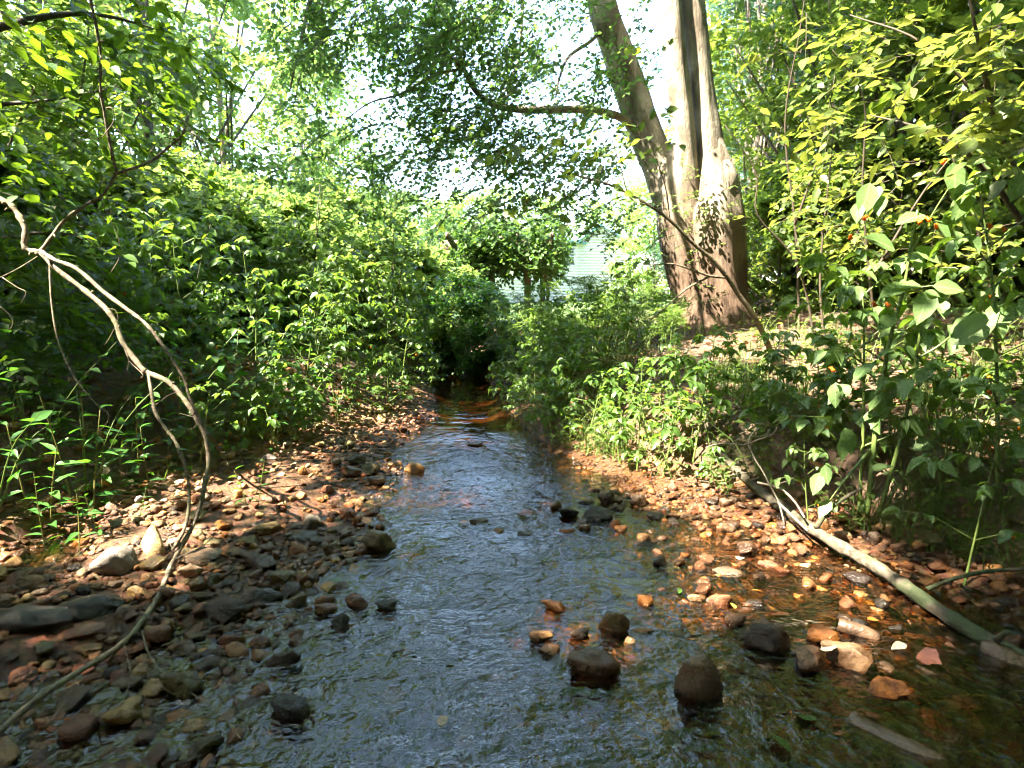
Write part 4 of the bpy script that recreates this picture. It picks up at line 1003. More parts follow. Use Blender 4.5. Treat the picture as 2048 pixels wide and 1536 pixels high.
for lst, r0, r1 in (([(1632, 1056, 2.78), (1650, 1030, 2.76), (1668, 1011, 2.74), (1700, 990, 2.7), (1722, 978, 2.66)], .014, .006), ([(1978, 1290, 1.9), (2000, 1275, 1.86), (2014, 1262, 1.84)], .014, .007),
                    ([(1854, 1178, 2.2), (1912, 1156, 2.22), (1980, 1142, 2.25), (2060, 1138, 2.25)], .009, .007), ([(1795, 1165, 2.33), (1812, 1158, 2.3), (1840, 1185, 2.25)], .006, .003)):
    m_ = MB(); Q = ppath(lst); m_.tube(Q, limb_radii(len(Q), r0, r1), 7, .1); m_.build('branch_stub', M['log'], log)
tangle = thing('bare_twig', 'pale curved bare twig leaning over the fallen log', 'twig', at(1557, 1040, 2.95))
for lst, r0, r1 in (([(1519, 856, 3.25), (1501, 872, 3.2), (1498, 890, 3.15), (1509, 917, 3.1), (1526, 944, 3.05), (1540, 971, 3.0), (1557, 1004, 2.95), (1568, 1044, 2.9)], .005, .004), ([(1497, 887, 3.15), (1485, 890, 3.2), (1453, 887, 3.3), (1430, 889, 3.35), (1411, 895, 3.4)], .004, .0025),
                    ([(1501, 872, 3.2), (1520, 873, 3.2), (1535, 866, 3.2), (1541, 852, 3.2)], .004, .002), ([(1498, 888, 3.15), (1515, 880, 3.1), (1545, 868, 3.1), (1556, 850, 3.1), (1557, 838, 3.1)], .004, .0025), ([(1465, 886, 3.2), (1483, 872, 3.2), (1490, 855, 3.2)], .003, .002),
                    ([(1515, 965, 3.1), (1559, 977, 3.0), (1588, 1002, 2.9), (1609, 1035, 2.8)], .006, .005), ([(1557, 1006, 2.95), (1588, 1035, 2.85), (1615, 1061, 2.75)], .007, .006), ([(1542, 972, 3.0), (1580, 960, 3.05), (1602, 945, 3.1)], .003, .0015)):
    m_ = MB(); Q = ppath(lst); m_.tube(Q, limb_radii(len(Q), r0, r1), 6); m_.build('branchlet', M['gtwig'], tangle)

db = thing('dead_branch', 'long grey dead branch drooping from the left tree into the stream', 'branch', on_z(328, 1180, 0))
LAND['drooping dead branch'] = at(330, 900, 2.8)
BR = [([(82, 505, 3.05), (113, 537, 3.02), (171, 582, 3.0), (212, 618, 2.97), (232, 647, 2.95), (246, 685, 2.92), (284, 736, 2.9), (297, 746, 2.9), (335, 763, 2.88), (359, 787, 2.86), (383, 818, 2.84), (397, 845, 2.82), (410, 869, 2.8), (416, 900, 2.78), (417, 931, 2.76), (410, 965, 2.72), (402, 1005, 2.67), (386, 1051, 2.6), (359, 1099, 2.52), (342, 1130, 2.46), (328, 1167, 2.33), (301, 1218, 2.12), (246, 1286, 1.88), (150, 1348, 1.70), (68, 1402, 1.56), (-10, 1470, 1.42), (-90, 1540, 1.30)], .020, .013),
      ([(82, 503, 3.05), (110, 520, 3.0), (154, 538, 2.96), (205, 582, 2.93), (246, 613, 2.9), (291, 647, 2.87), (321, 685, 2.85), (345, 719, 2.83), (369, 760, 2.82), (379, 794, 2.81), (393, 825, 2.8), (410, 859, 2.8), (427, 880, 2.82), (448, 914, 2.9), (489, 958, 3.05), (547, 996, 3.3)], .016, .006),
      ([(297, 746, 2.9), (304, 790, 2.84), (311, 825, 2.8), (330, 856, 2.77), (349, 880, 2.74), (363, 912, 2.7), (373, 941, 2.68), (378, 979, 2.66), (377, 1020, 2.62), (368, 1060, 2.56), (345, 1100, 2.5)], .012, .011),
      ([(92, 512, 3.04), (99, 530, 3.0), (103, 603, 2.95), (116, 681, 2.9), (144, 746, 2.85), (171, 784, 2.82), (195, 811, 2.8), (217, 828, 2.8), (212, 849, 2.79), (198, 862, 2.78)], .008, .003),
      ([(70, 505, 3.06), (82, 502, 3.05), (126, 444, 3.1), (171, 410, 3.12), (205, 390, 3.13), (229, 352, 3.15), (239, 345, 3.15), (297, 325, 3.18), (342, 290, 3.2), (362, 273, 3.2), (369, 256, 3.2)], .015, .007),
      ([(234, 347, 3.15), (222, 297, 3.12), (208, 222, 3.1), (201, 171, 3.08), (201, 109, 3.06), (191, 44, 3.04), (181, 0, 3.02), (170, -80, 3.0)], .011, .009),
      ([(82, 504, 3.05), (62, 502, 3.06), (48, 492, 3.06), (50, 458, 3.08), (30, 420, 3.1), (7, 403, 3.1), (-60, 380, 3.1), (-220, 420, 3.1)], .018, .024),
      ([(205, 352, 3.13), (200, 372, 3.12), (202, 400, 3.12), (219, 438, 3.1), (236, 472, 3.1), (239, 513, 3.1), (222, 545, 3.1)], .004, .0025), ([(210, 217, 3.1), (224, 216, 3.08), (228, 240, 3.06), (214, 262, 3.05), (200, 276, 3.05), (170, 278, 3.03), (150, 290, 3.03), (138, 303, 3.02)], .0045, .002),
      ([(201, 278, 3.05), (180, 268, 3.04), (150, 275, 3.03)], .0035, .002), ([(203, 205, 3.1), (215, 195, 3.1), (225, 185, 3.1)], .003, .0015), ([(350, 280, 3.2), (330, 275, 3.2), (315, 285, 3.2), (300, 305, 3.2)], .004, .002),
      ([(369, 258, 3.2), (395, 275, 3.22), (412, 292, 3.24), (385, 318, 3.24), (365, 335, 3.24), (345, 342, 3.24)], .0045, .002), ([(350, 220, 3.2), (378, 255, 3.22), (400, 275, 3.23), (430, 300, 3.25), (448, 320, 3.25)], .004, .002),
      ([(80, 510, 3.05), (40, 535, 3.02), (0, 555, 3.0), (-30, 565, 3.0)], .004, .003), ([(5, 555, 3.0), (35, 575, 2.98), (52, 585, 2.97), (40, 610, 2.97)], .0035, .002), ([(0, 613, 3.0), (20, 630, 3.0), (26, 645, 3.0), (20, 660, 3.0)], .0035, .002),
      ([(359, 782, 2.86), (335, 792, 2.86), (318, 805, 2.86), (302, 814, 2.86)], .0045, .002), ([(246, 690, 2.92), (256, 715, 2.9), (262, 726, 2.9), (285, 748, 2.88), (282, 756, 2.88)], .0045, .002), ([(258, 722, 2.9), (254, 745, 2.9)], .003, .0015), ([(395, 836, 2.82), (375, 831, 2.82), (360, 827, 2.82)], .0035, .002), ([(395, 848, 2.82), (388, 855, 2.82), (376, 860, 2.82)], .0035, .0015),
      ([(212, 618, 2.97), (230, 620, 2.95), (236, 640, 2.95), (222, 670, 2.95), (210, 690, 2.95)], .003, .0015), ([(284, 1262, 1.94), (297, 1307, 1.84), (328, 1348, 1.73), (386, 1389, 1.63), (438, 1423, 1.56), (482, 1478, 1.46)], .0045, .002), ([(328, 1173, 2.31), (376, 1184, 2.26), (444, 1187, 2.24), (496, 1180, 2.26)], .005, .002),
      ([(247, 1288, 1.88), (258, 1330, 1.79), (262, 1360, 1.71), (250, 1390, 1.64)], .0035, .002), ([(146, 1352, 1.70), (145, 1385, 1.64), (120, 1420, 1.57), (95, 1450, 1.51)], .004, .002), ([(342, 1115, 2.48), (345, 1100, 2.46), (335, 1080, 2.5), (322, 1068, 2.52)], .0035, .0015), ([(345, 1120, 2.48), (400, 1095, 2.5), (430, 1070, 2.55), (445, 1050, 2.58)], .004, .0015)]
for k, (lst, r0, r1) in enumerate(BR):
    lst = [(a, b, min(Y, float(on_ground(a, b, .03)[1]), float(on_z(a, b, .012)[1]))) if 960 < b < 1500 else (a, b, Y) for a, b, Y in lst]   # rests on gravel and water
    Q = ppath(lst, 5); m_ = MB(); rr = .66 * limb_radii(len(Q), r0, r1) * (1 + .13 * rng.normal(0, 1, len(Q)))
    m_.tube(Q, rr, 10 if r0 > .01 else 6, .12, seed=k)
    if r0 > .010:
        for _ in range(10):                           # broken-off spurs
            ii = rng.integers(4, len(Q) - 4); d = unit(rng.normal(0, 1, 3)); m_.tube([Q[ii], Q[ii] + d * (rr[ii] + .012), Q[ii] + d * (rr[ii] + .02) + (0, 0, -.006)], [.005, .004, .002], 5)
    m_.build('limb' if r0 > .01 else 'branchlet', M['branch'], db)
def wood(name, lab, lst, mat, cat='driftwood', sides=12, jit=.22):
    P, r = bulk(lst, 5); o = thing(name, lab, cat, P[len(P) // 2]); m_ = MB(); m_.tube(P, r, sides, jit, seed=len(lab)); m_.build('wood', M[mat], o); return o
wood('driftwood', 'sunken brown driftwood log in the near left corner', [(-120, 1530, 60, 1.5), (0, 1506, 54, 1.52), (120, 1478, 50, 1.55), (185, 1474, 48, 1.55), (240, 1500, 44, 1.52), (300, 1528, 34, 1.48)], 'drift')
wood('driftwood', 'dark waterlogged wood chunk below the end of the fallen log', [(1830, 1342, 30, 1.80), (1860, 1362, 40, 1.76), (1910, 1392, 40, 1.7), (1962, 1424, 34, 1.64)], 'drift')
wood('driftwood', 'short snapped log piece with a pale broken end', [(1676, 1250, 28, 2.02), (1700, 1258, 32, 2.0), (1730, 1268, 32, 1.98), (1756, 1278, 26, 1.96)], 'drift')
wood('driftwood', 'brown sunken log at the bottom near right', [(1700, 1440, 44, 1.56), (1760, 1478, 56, 1.5), (1830, 1512, 60, 1.44), (1920, 1560, 56, 1.38)], 'drift')
wood('exposed_root', 'gnarled root mass at the lower end of the fallen log', [(1960, 1300, 50, 1.9), (2000, 1318, 70, 1.86), (2060, 1370, 90, 1.8), (2140, 1440, 100, 1.7)], 'drift', 'root', 14, .4)

# ================================================================== FALLEN LEAVES
LEAFC = {'yellow': (.46, .33, .05), 'orange': (.42, .17, .03), 'tan': (.34, .24, .14), 'cream': (.55, .43, .30), 'red brown': (.20, .06, .025), 'green': (.05, .11, .02)}
def deadmat():
    t = NT('fallen_leaf'); oi = t.n('ObjectInfo'); n = t.noise(60, t.pos(), 4)
    c = t.mix(t.rng(n, .45, .7, 0, .55), oi.outputs['Color'], t.mix(1.0, oi.outputs['Color'], (.4, .3, .25), 'MULTIPLY'))
    tr = t.n('BsdfTranslucent'); t.set(tr, 'Color', oi.outputs['Color']); mx = t.n('MixShader'); t.set(mx, 0, .2)
    t.set(mx, 1, t.pbr(c, .4, spec=.5)); t.set(mx, 2, tr.outputs[0]); return t.done(mx.outputs[0])
M['fallen'] = deadmat()
for px_, py_, w_, c_, tp, lab in ((1734, 1242, 24, 'orange', 'ovate', 'small orange leaf afloat left of the mossy log'), (1650, 1306, 40, 'cream', 'lobed', 'pale curled leaf resting on the orange flat stone'), (1812, 1292, 34, 'cream', 'ovate', 'cream leaf on a red brown leaf beside the log'),
        (1838, 1308, 50, 'red brown', 'lobed', 'wet red brown leaf plastered by the log'), (1980, 1400, 44, 'yellow', 'lance', 'curled yellow leaf hanging by the log roots'), (1478, 1122, 32, 'cream', 'ovate', 'cream leaf between the egg-shaped and grey stones'), (1503, 1183, 28, 'orange', 'ovate', 'orange leaf near the smooth grey stone'),
        (1545, 1224, 28, 'orange', 'ovate', 'orange leaf on the black wet stone'), (1469, 1220, 24, 'yellow', 'ovate', 'yellow leaf draped on the pinkish stone'), (1734, 1434, 34, 'red brown', 'lobed', 'brown leaf near the bottom right log'), (1244, 1310, 26, 'yellow', 'ovate', 'yellow leaf floating right of the triangular stone'),
        (876, 1452, 32, 'tan', 'lobed', 'tan leaf sunk in the near middle water'), (1357, 1190, 44, 'green', 'lance', 'fresh green blade leaf near the cream orange stone'), (68, 1300, 44, 'red brown', 'lobed', 'red leaf on the wet left stones'), (581, 1130, 32, 'yellow', 'ovate', 'yellow leaf by the brick-like orange stone'),
        (620, 1160, 30, 'yellow', 'ovate', 'yellow leaf floating at the left edge of the bright water'), (204, 1446, 50, 'orange', 'lobed', 'orange brown leaf above the left driftwood'), (1213, 1308, 16, 'tan', 'ovate', 'tan leaf scrap touching the triangular stone'), (1634, 936, 44, 'red brown', 'lobed', 'withered red brown leaf hanging above the log'),
        (1385, 1272, 26, 'orange', 'ovate', 'orange leaf on dark stones of the right shallows'), (920, 1047, 24, 'orange', 'lobed', 'orange leaf under the middle ripples'), (1055, 1032, 40, 'red brown', 'lobed', 'red brown leaf left of the black stone cluster'), (728, 1048, 30, 'orange', 'lobed', 'orange leaf on the gravel by the pinkish stone'),
        (1465, 960, 36, 'green', 'lobed', 'pale green lobed leaf at the right water edge'), (1480, 985, 40, 'tan', 'lobed', 'tan lobed leaf sunk at the right water edge'), (665, 1170, 34, 'green', 'lobed', 'green lobed leaf floating left of the bright water'), (1620, 1445, 40, 'green', 'lobed', 'green leaf sunk in the near right pool'), (1580, 1508, 56, 'green', 'ovate', 'broad green leaf at the bottom of the right pool')):
    p = on_ground(px_, py_)
    if p[2] < .004: p = on_z(px_, py_, .006)
    if lab.startswith('withered'): p = at(px_, py_, 2.8)
    if lab.startswith('pale curled'): p = at(px_, py_, 1.80)
    L_ = w_ * (.7 if tp == 'lobed' else .85) * np.linalg.norm(p - (0, 0, CAM_H)) / F
    o = link('fallen_leaf', single_leaf(tp, 'fallen')); o.location = p + np.array((0, 0, .006)); o.scale = (L_, L_, L_); o.rotation_euler = (rng.normal(.1, .2), rng.normal(0, .25), rng.uniform(0, 6.28)); o.color = (*LEAFC[c_], 1)
    o.location.x -= 0.0; tag(o, lab, 'leaf', 'fallen leaves')

# ================================================================== HERBS
def jewel_proto(h, seed, nbr=9, leafL=.085, mat='jewel', tpl='ovate2', droop=.35, flowers=4):
    """A branching jewelweed: stem mesh, leaves and flowers in its own space (base at the origin)."""
    r_ = np.random.default_rng(seed); m_ = MB(); lean = r_.normal(0, .10, 2)
    S = smooth_path([(0, 0, -.05), (lean[0] * h * .25, lean[1] * h * .25, h * .35), (lean[0] * h * .6, lean[1] * h * .6, h * .7), (lean[0] * h, lean[1] * h, h * .96)], 5)
    m_.tube(S, limb_radii(len(S), .005 + .0035 * h, .0022), 6, .1); B, D, N, L = [], [], [], []; fl = []
    def leaf(p, d, l): B.append(p); D.append(d); N.append(np.array((0, 0, 1.)) + r_.normal(0, .35, 3)); L.append(l)
    for k in range(nbr):
        t = .26 + .70 * (k + r_.uniform(-.3, .3)) / nbr; i_ = int(np.clip(t * len(S), 1, len(S) - 1)); a = k * 2.4 + r_.normal(0, .4); d = np.array((math.cos(a), math.sin(a), r_.uniform(.35, .8))); bl = h * (.34 - .2 * t) * r_.uniform(.8, 1.25)
        p1 = S[i_] + unit(d) * bl * .6; p2 = S[i_] + unit(d * (1, 1, .5)) * bl
        m_.tube([S[i_], p1, p2], [.0045, .0032, .0018], 5)
        for q in range(7):
            aa = a + (q - 3) * .62 + r_.normal(0, .2); c = p2 if q in (1, 3, 5) else p1 if q in (0, 6) else (p1 + p2) / 2; leaf(c + r_.normal(0, .012, 3), np.array((math.cos(aa), math.sin(aa), -droop + r_.normal(0, .3))), leafL * r_.uniform(.6, 1.15))
        if k < flowers: fl.append(p1 + np.array((0, 0, -.03)) + r_.normal(0, .015, 3))
    for q in range(6): aa = q * 1.05 + r_.normal(0, .2); leaf(S[-1] + r_.normal(0, .01, 3), np.array((math.cos(aa), math.sin(aa), .1 - droop * .5)), leafL * r_.uniform(.5, .9))
    return dict(stem=m_, B=np.array(B), D=np.array(D), N=np.array(N), L=np.array(L), fl=fl, tpl=tpl, mat=mat)
fm = MB(); fm.tube([(0, 0, 0), (0, .008, .002), (0, .016, -.002), (0, .026, -.006)], [.003, .009, .007, .013], 7); fm.tube([(0, .0, 0), (0, -.008, -.004), (0, -.004, -.010)], [.003, .0015, .001], 5)
_f = fm.build('flower', M['flower']); FLOWER = _f.data; bpy.data.objects.remove(_f)
def lance_proto(h, seed, n=9, leafL=.13, mat='lance', tpl='lance'):
    r_ = np.random.default_rng(seed); m_ = MB(); lean = r_.normal(0, .14, 2)
    S = smooth_path([(0, 0, -.04), (lean[0] * h * .4, lean[1] * h * .4, h * .5), (lean[0] * h, lean[1] * h, h)], 6); m_.tube(S, limb_radii(len(S), .0045, .002), 6)
    B, D, N, L = [], [], [], []
    for k in range(n):
        t = .22 + .78 * k / (n - 1); p = S[min(int(t * (len(S) - 1)), len(S) - 1)]; a = k * 2.0 + r_.normal(0, .3)
        B.append(p); D.append(np.array((math.cos(a), math.sin(a), .35 + r_.normal(0, .25)))); N.append(np.array((0, 0, 1.)) + r_.normal(0, .25, 3)); L.append(leafL * (1.1 - .45 * t) * r_.uniform(.8, 1.2))
    return dict(stem=m_, B=np.array(B), D=np.array(D), N=np.array(N), L=np.array(L), fl=[], tpl=tpl, mat=mat)
def weed_proto(h, seed, n=22, leafL=.045, mat='mid', tpl='ovate'):
    r_ = np.random.default_rng(seed); m_ = MB(); B, D, N, L = [], [], [], []
    for b in range(4):
        a = b * 1.6 + r_.normal(0, .4); S = smooth_path([(0, 0, -.03), (math.cos(a) * h * .25, math.sin(a) * h * .25, h * .55), (math.cos(a) * h * .6, math.sin(a) * h * .6, h * r_.uniform(.75, 1))], 4); m_.tube(S, limb_radii(len(S), .003, .0012), 5)
        for k in range(n // 4):
            p = S[int((.3 + .7 * k / (n // 4 - 1)) * (len(S) - 1))]; aa = a + (1.2 if k % 2 else -1.2) + r_.normal(0, .4)
            B.append(p); D.append(np.array((math.cos(aa), math.sin(aa), r_.normal(.05, .3)))); N.append(np.array((0, 0, 1.)) + r_.normal(0, .35, 3)); L.append(leafL * r_.uniform(.7, 1.3))
    return dict(stem=m_, B=np.array(B), D=np.array(D), N=np.array(N), L=np.array(L), fl=[], tpl=tpl, mat=mat)
def plant(proto, name, cat, loc, rz, s, stem='stem', group=None, tilt=(0, 0), merge=False):
    o = thing(name, None, cat, loc, group); o.rotation_euler = (tilt[0], tilt[1], rz); o.scale = (s, s, s)
    if 'me' not in proto:
        t_ = proto['stem'].build('stem', M[stem]); proto['me'] = t_.data; bpy.data.objects.remove(t_)
        x, y, z = frames(proto['D'], proto['N']); Ms = []
        for i in range(len(x)):
            m = Matrix.Identity(4)
            for r in range(3): m[r][0], m[r][1], m[r][2], m[r][3] = x[i, r] * proto['L'][i], y[i, r] * proto['L'][i], z[i, r] * proto['L'][i], proto['B'][i, r]
            Ms.append(m)
        proto['M'] = Ms; proto['lm'] = single_leaf(proto['tpl'], proto['mat'])
    if merge and 'fol' not in proto:
        proto['fol'] = leaf_mesh('foliage', proto['tpl'], proto['B'], proto['D'], proto['N'], proto['L'], M[proto['mat']])
    link('stem', proto['me'], o)
    if merge: link('foliage', proto['fol'], o, 'stuff')
    else:
        for m in proto['M']:
            l = bpy.data.objects.new('leaf', proto['lm']); col.objects.link(l); l.parent = o; l.matrix_basis = m
    for k, p in enumerate(proto['fl']):
        f = link('flower', FLOWER, o); f.location = tuple(p); f.rotation_euler = (random.uniform(-.6, .3), 0, random.uniform(0, 6.28)); f.scale = (.8,) * 3
    return o
JL = [jewel_proto(h, s, 12, .09, flowers=2) for h, s in ((1.25, 1), (1.45, 2), (1.1, 3), (1.35, 4))]
JR = [jewel_proto(h, s, 10, .095, 'jewel2', 'ovate2', .55, 2) for h, s in ((1.25, 11), (1.0, 12), (.8, 13))]
JS = [jewel_proto(h, s, 7, .075, 'jewel', 'ovate2', .3, 1 if s == 22 else 0) for h, s in ((.55, 21), (.7, 22), (.45, 23))]
LN = [lance_proto(h, s) for h, s in ((.48, 31), (.38, 32), (.55, 33))]
WD = [weed_proto(h, s) for h, s in ((.26, 41), (.34, 42), (.2, 43))]
WDK = [weed_proto(h, s, 28, .06, 'dark', 'birch') for h, s in ((.4, 44), (.5, 45))]
PL = ['bend of the stream', 'drooping dead branch', 'pear-shaped yellow stone', 'dark-footed yellow stone', 'brown rounded stone']
for nm_, p_ in (('bare twig', at(1557, 1000, 3.0)), ('tallest pale jewelweed', at(1734, 1000, 2.95)), ('leaning sapling', at(1558, 745, 5.0)), ('right-edge jewelweed', at(2010, 900, 2.7)), ('hornbeam thicket', at(1760, 720, 4.8))): LAND[nm_] = p_
PR = ['bare twig', 'tallest pale jewelweed', 'leaning sapling', 'right-edge jewelweed', 'hornbeam thicket', 'fallen log', 'huge pale-stemmed maple', 'bend of the stream', 'biggest black wet boulder', 'smooth egg-shaped dark stone']
def spots(n, xr, yr, rule, gap):
    out = []; tries = 0
    while len(out) < n and tries < n * 60:
        tries += 1; x, y = rng.uniform(*xr), rng.uniform(*yr)
        if rule(x, y) and all((x - a) ** 2 + (y - b) ** 2 > gap * gap for a, b in out): out.append((x, y))
    return out
LBf = lambda y: float(np.interp(y, _Y, _LB)); RBf = lambda y: float(np.interp(y, _Y, _RB)); WRf = lambda y: float(np.interp(y, _Y, _WR))
for k, (x, y) in enumerate(spots(78, (-5.6, -.9), (4.0, 8.8), lambda x, y: x < LBf(y) - .05 and x > -.80 * y, .27)):
    o = plant(JL[k % 4], 'jewelweed_plant', 'plant', (x, y, gz(x, y)), rng.uniform(0, 6.28), rng.uniform(.62, 1.2), group='jewelweed massed on the left bank', tilt=rng.normal(0, .06, 2), merge=y > 6.6)
    later(o, 'tall left-bank jewelweed', (x, y, 0), PL)
for k, (x, y) in enumerate(spots(40, (-2.6, -.7), (3.6, 7.8), lambda x, y: -.5 < x - LBf(y) < .18, .17)):
    o = plant(JS[k % 3], 'jewelweed_plant', 'plant', (x, y, gz(x, y)), rng.uniform(0, 6.28), rng.uniform(.5, .95), group='small jewelweed at the foot of the left bank', tilt=rng.normal(0, .1, 2))
    later(o, 'short gravel-edge jewelweed', (x, y, 0), PL)
for k, (px_, py_, s_) in enumerate(((60, 1035, 1.0), (100, 1060, 1.1), (150, 1020, 1.15), (185, 1035, 1.2), (205, 1010, 1.0), (30, 990, .9), (130, 985, .9), (240, 985, .9), (280, 965, .95), (300, 985, .8), (330, 955, .9), (90, 1100, .7), (160, 1110, .75), (200, 1080, .6), (275, 1050, .35), (360, 930, .8), (385, 945, .7), (60, 960, 1.0), (420, 915, .8), (495, 1010, .55), (515, 1020, .5), (540, 905, .8), (580, 885, .8), (505, 880, .8))):
    p = on_ground(px_, py_); o = plant(LN[k % 3], 'knotweed_plant', 'plant', p - (0, 0, .01), rng.uniform(0, 6.28), s_, 'rstem', 'narrow-leaved plants on the left gravel', rng.normal(0, .1, 2))
    later(o, 'upright narrow-leaved green plant', p, PL)
for k, (x, y) in enumerate(spots(70, (-4.9, -1.5), (2.6, 6.4), lambda x, y: x < LBf(y) + .02 and x > -.86 * y - .2, .24)):
    o = plant(WDK[k % 2], 'shade_herb', 'plant', (x, y, gz(x, y)), rng.uniform(0, 6.28), rng.uniform(.8, 1.6), group='dark herbs in the shade of the left bank', tilt=rng.normal(0, .1, 2))
    later(o, 'dark shaded left-bank herb', (x, y, 0), PL)
# right bank
for k, (x, y) in enumerate(spots(70, (-.1, 2.6), (2.4, 6.0), lambda x, y: RBf(y) - .10 < x < RBf(y) + .36, .12)):
    o = plant(WD[k % 3], 'bank_weed', 'plant', (x, y, gz(x, y)), rng.uniform(0, 6.28), rng.uniform(.6, 1.15), group='leafy weeds draping the cut edge of the right bank', tilt=rng.normal(0, .25, 2))
    later(o, 'leafy bank-edge weed', (x, y, 0), PR)
for k, (x, y) in enumerate(spots(84, (-.15, 2.9), (2.7, 8.2), lambda x, y: RBf(y) - .14 < x < RBf(y) + (.85 if y < 4.2 else .5) and not (y < 3.4 and x < RBf(y) + .3), .17)):
    o = plant(JS[k % 3], 'jewelweed_plant', 'plant', (x, y, gz(x, y)), rng.uniform(0, 6.28), rng.uniform(.55, 1.05), group='small jewelweed along the right bank', tilt=rng.normal(0, .12, 2))
    later(o, 'short right-bank jewelweed', (x, y, 0), PR)
for k, (x, y) in enumerate(spots(16, (.0, 1.6), (5.4, 8.4), lambda x, y: RBf(y) + .1 < x < RBf(y) + 1.2, .3)):
    o = plant(JL[k % 4], 'jewelweed_plant', 'plant', (x, y, gz(x, y)), rng.uniform(0, 6.28), rng.uniform(.55, .8), group='tall jewelweed along the right bank', tilt=rng.normal(0, .1, 2))
    later(o, 'tall right-bank jewelweed', (x, y, 0), PR)
for k, (x, y) in enumerate(spots(150, (.2, 5.5), (2.2, 8.8), lambda x, y: RBf(y) - .1 < x < .9 * y and not (y > 5 and 1.0 < x < 4.2 and rng.random() < .75), .2)):
    o = plant(WD[k % 3], 'bank_weed', 'plant', (x, y, gz(x, y)), rng.uniform(0, 6.28), rng.uniform(.6, 1.3), group='low weeds on the right bank', tilt=rng.normal(0, .1, 2), merge=y > 5)
    later(o, 'low right-bank weed', (x, y, 0), PR)
for k, (px_, Y_, s_, rz, tl, lab) in enumerate(((1734, 2.95, 1.12, .3, (0, .05), 'tallest pale jewelweed rising behind the fallen log'), (1790, 3.05, 1.05, 2.2, (0, .10), 'pale jewelweed leaning right beside the tallest one'), (1905, 2.8, .95, 4.0, (0, .05), 'pale jewelweed with broad lit leaves near the right edge'),
        (2010, 2.7, 1.15, 1.2, (0, 0), 'pale jewelweed at the far right over the log'), (1630, 2.95, .52, 5.0, (.1, -.15), 'short drooping jewelweed growing right at the log'), (1690, 3.3, .8, 3.0, (0, -.12), 'mid-height jewelweed leaning left behind the log'), (1960, 2.35, .62, 2.8, (.1, -.1), 'low jewelweed sprig above the near end of the log'), (1560, 3.7, .6, 1.9, (0, -.1), 'small jewelweed behind the bare twig'), (1850, 3.6, 1.1, 5.5, (0, .05), 'jewelweed with hanging leaves on the slope behind'), (2080, 3.2, 1.2, 0.4, (0, 0), 'tall jewelweed half out of sight at the right'))):
    x = (px_ - CX) / F * Y_ * 1.02; o = plant(JR[k % 3], 'jewelweed_plant', 'plant', (x, Y_, gz(x, Y_) - .02), rz, s_, group='pale jewelweed on the right bank', tilt=tl); o['label'] = lab
# hand-set big leaves on the tallest jewelweed, as in the photograph
hw = thing('jewelweed_plant', 'jewelweed with the biggest round pale leaves, orange flowers and arching stalks', 'plant', at(1745, 1015, 2.85), 'pale jewelweed on the right bank')
for lst, r0 in (([(1734, 1040, 2.85), (1751, 859, 2.87), (1769, 739, 2.88), (1786, 654, 2.88), (1806, 585, 2.87), (1820, 500, 2.86), (1835, 420, 2.84)], .013), ([(1758, 1030, 2.85), (1803, 869, 2.85), (1827, 756, 2.83), (1844, 654, 2.8), (1880, 600, 2.78)], .011), ([(1740, 900, 2.86), (1690, 960, 2.8), (1660, 1000, 2.78)], .008),
                ([(1683, 725, 2.9), (1720, 695, 2.9), (1755, 664, 2.9), (1775, 650, 2.88)], .006), ([(1830, 720, 2.83), (1880, 690, 2.8), (1930, 650, 2.75), (1990, 630, 2.72)], .006), ([(1800, 590, 2.87), (1840, 575, 2.84), (1880, 570, 2.8)], .004), ([(1815, 520, 2.86), (1870, 420, 2.8), (1915, 350, 2.76)], .005), ([(1760, 800, 2.87), (1700, 800, 2.83), (1670, 780, 2.82)], .004)):
    Q = ppath(lst, 5); m_ = MB(); m_.tube(Q, limb_radii(len(Q), r0, r0 * .35), 8, .06); m_.build('stem', M['stem'], hw)
BL = [(1862, 580, 1838, 640, 2.80), (1895, 650, 1930, 680, 2.75), (1790, 630, 1760, 655, 2.86), (1865, 572, 1925, 578, 2.80), (1840, 570, 1790, 566, 2.86), (1812, 572, 1765, 588, 2.86), (1850, 582, 1878, 590, 2.8), (1672, 765, 1670, 810, 2.84), (1768, 785, 1766, 835, 2.85), (1690, 855, 1704, 905, 2.8), (1684, 878, 1686, 918, 2.8), (1748, 725, 1708, 755, 2.85), (1790, 770, 1830, 775, 2.85), (1905, 325, 1916, 390, 2.75), (1935, 370, 1920, 430, 2.75), (1985, 300, 1950, 322, 2.7), (2060, 345, 2025, 392, 2.7),
      (1758, 372, 1748, 400, 2.88), (1762, 390, 1756, 425, 2.88), (1740, 365, 1726, 425, 2.88), (1716, 405, 1714, 440, 2.88), (1828, 495, 1880, 520, 2.85), (1790, 500, 1740, 470, 2.86), (1850, 430, 1800, 440, 2.84), (1870, 440, 1905, 480, 2.82), (1965, 640, 2050, 610, 2.72), (1900, 690, 1990, 625, 2.72), (1820, 830, 1850, 870, 2.83), (1740, 940, 1780, 930, 2.83), (1820, 900, 1870, 880, 2.83), (1700, 770, 1660, 800, 2.86), (1955, 700, 2000, 720, 2.7), (1640, 945, 1628, 985, 2.72), (1650, 930, 1655, 965, 2.72), (1660, 1000, 1640, 1030, 2.72)]
b_ = np.array([at(a, b, Y) for a, b, c, d, Y in BL]); e_ = np.array([at(c, d, Y - .035) for a, b, c, d, Y in BL]); dd = e_ - b_
nn = np.array((-.25, -.65, .7)) + rng.normal(0, .2, dd.shape); leaf_objects(hw, 'ovate', 'jewel2', b_, dd, nn, np.linalg.norm(dd, axis=1) * 1.12)
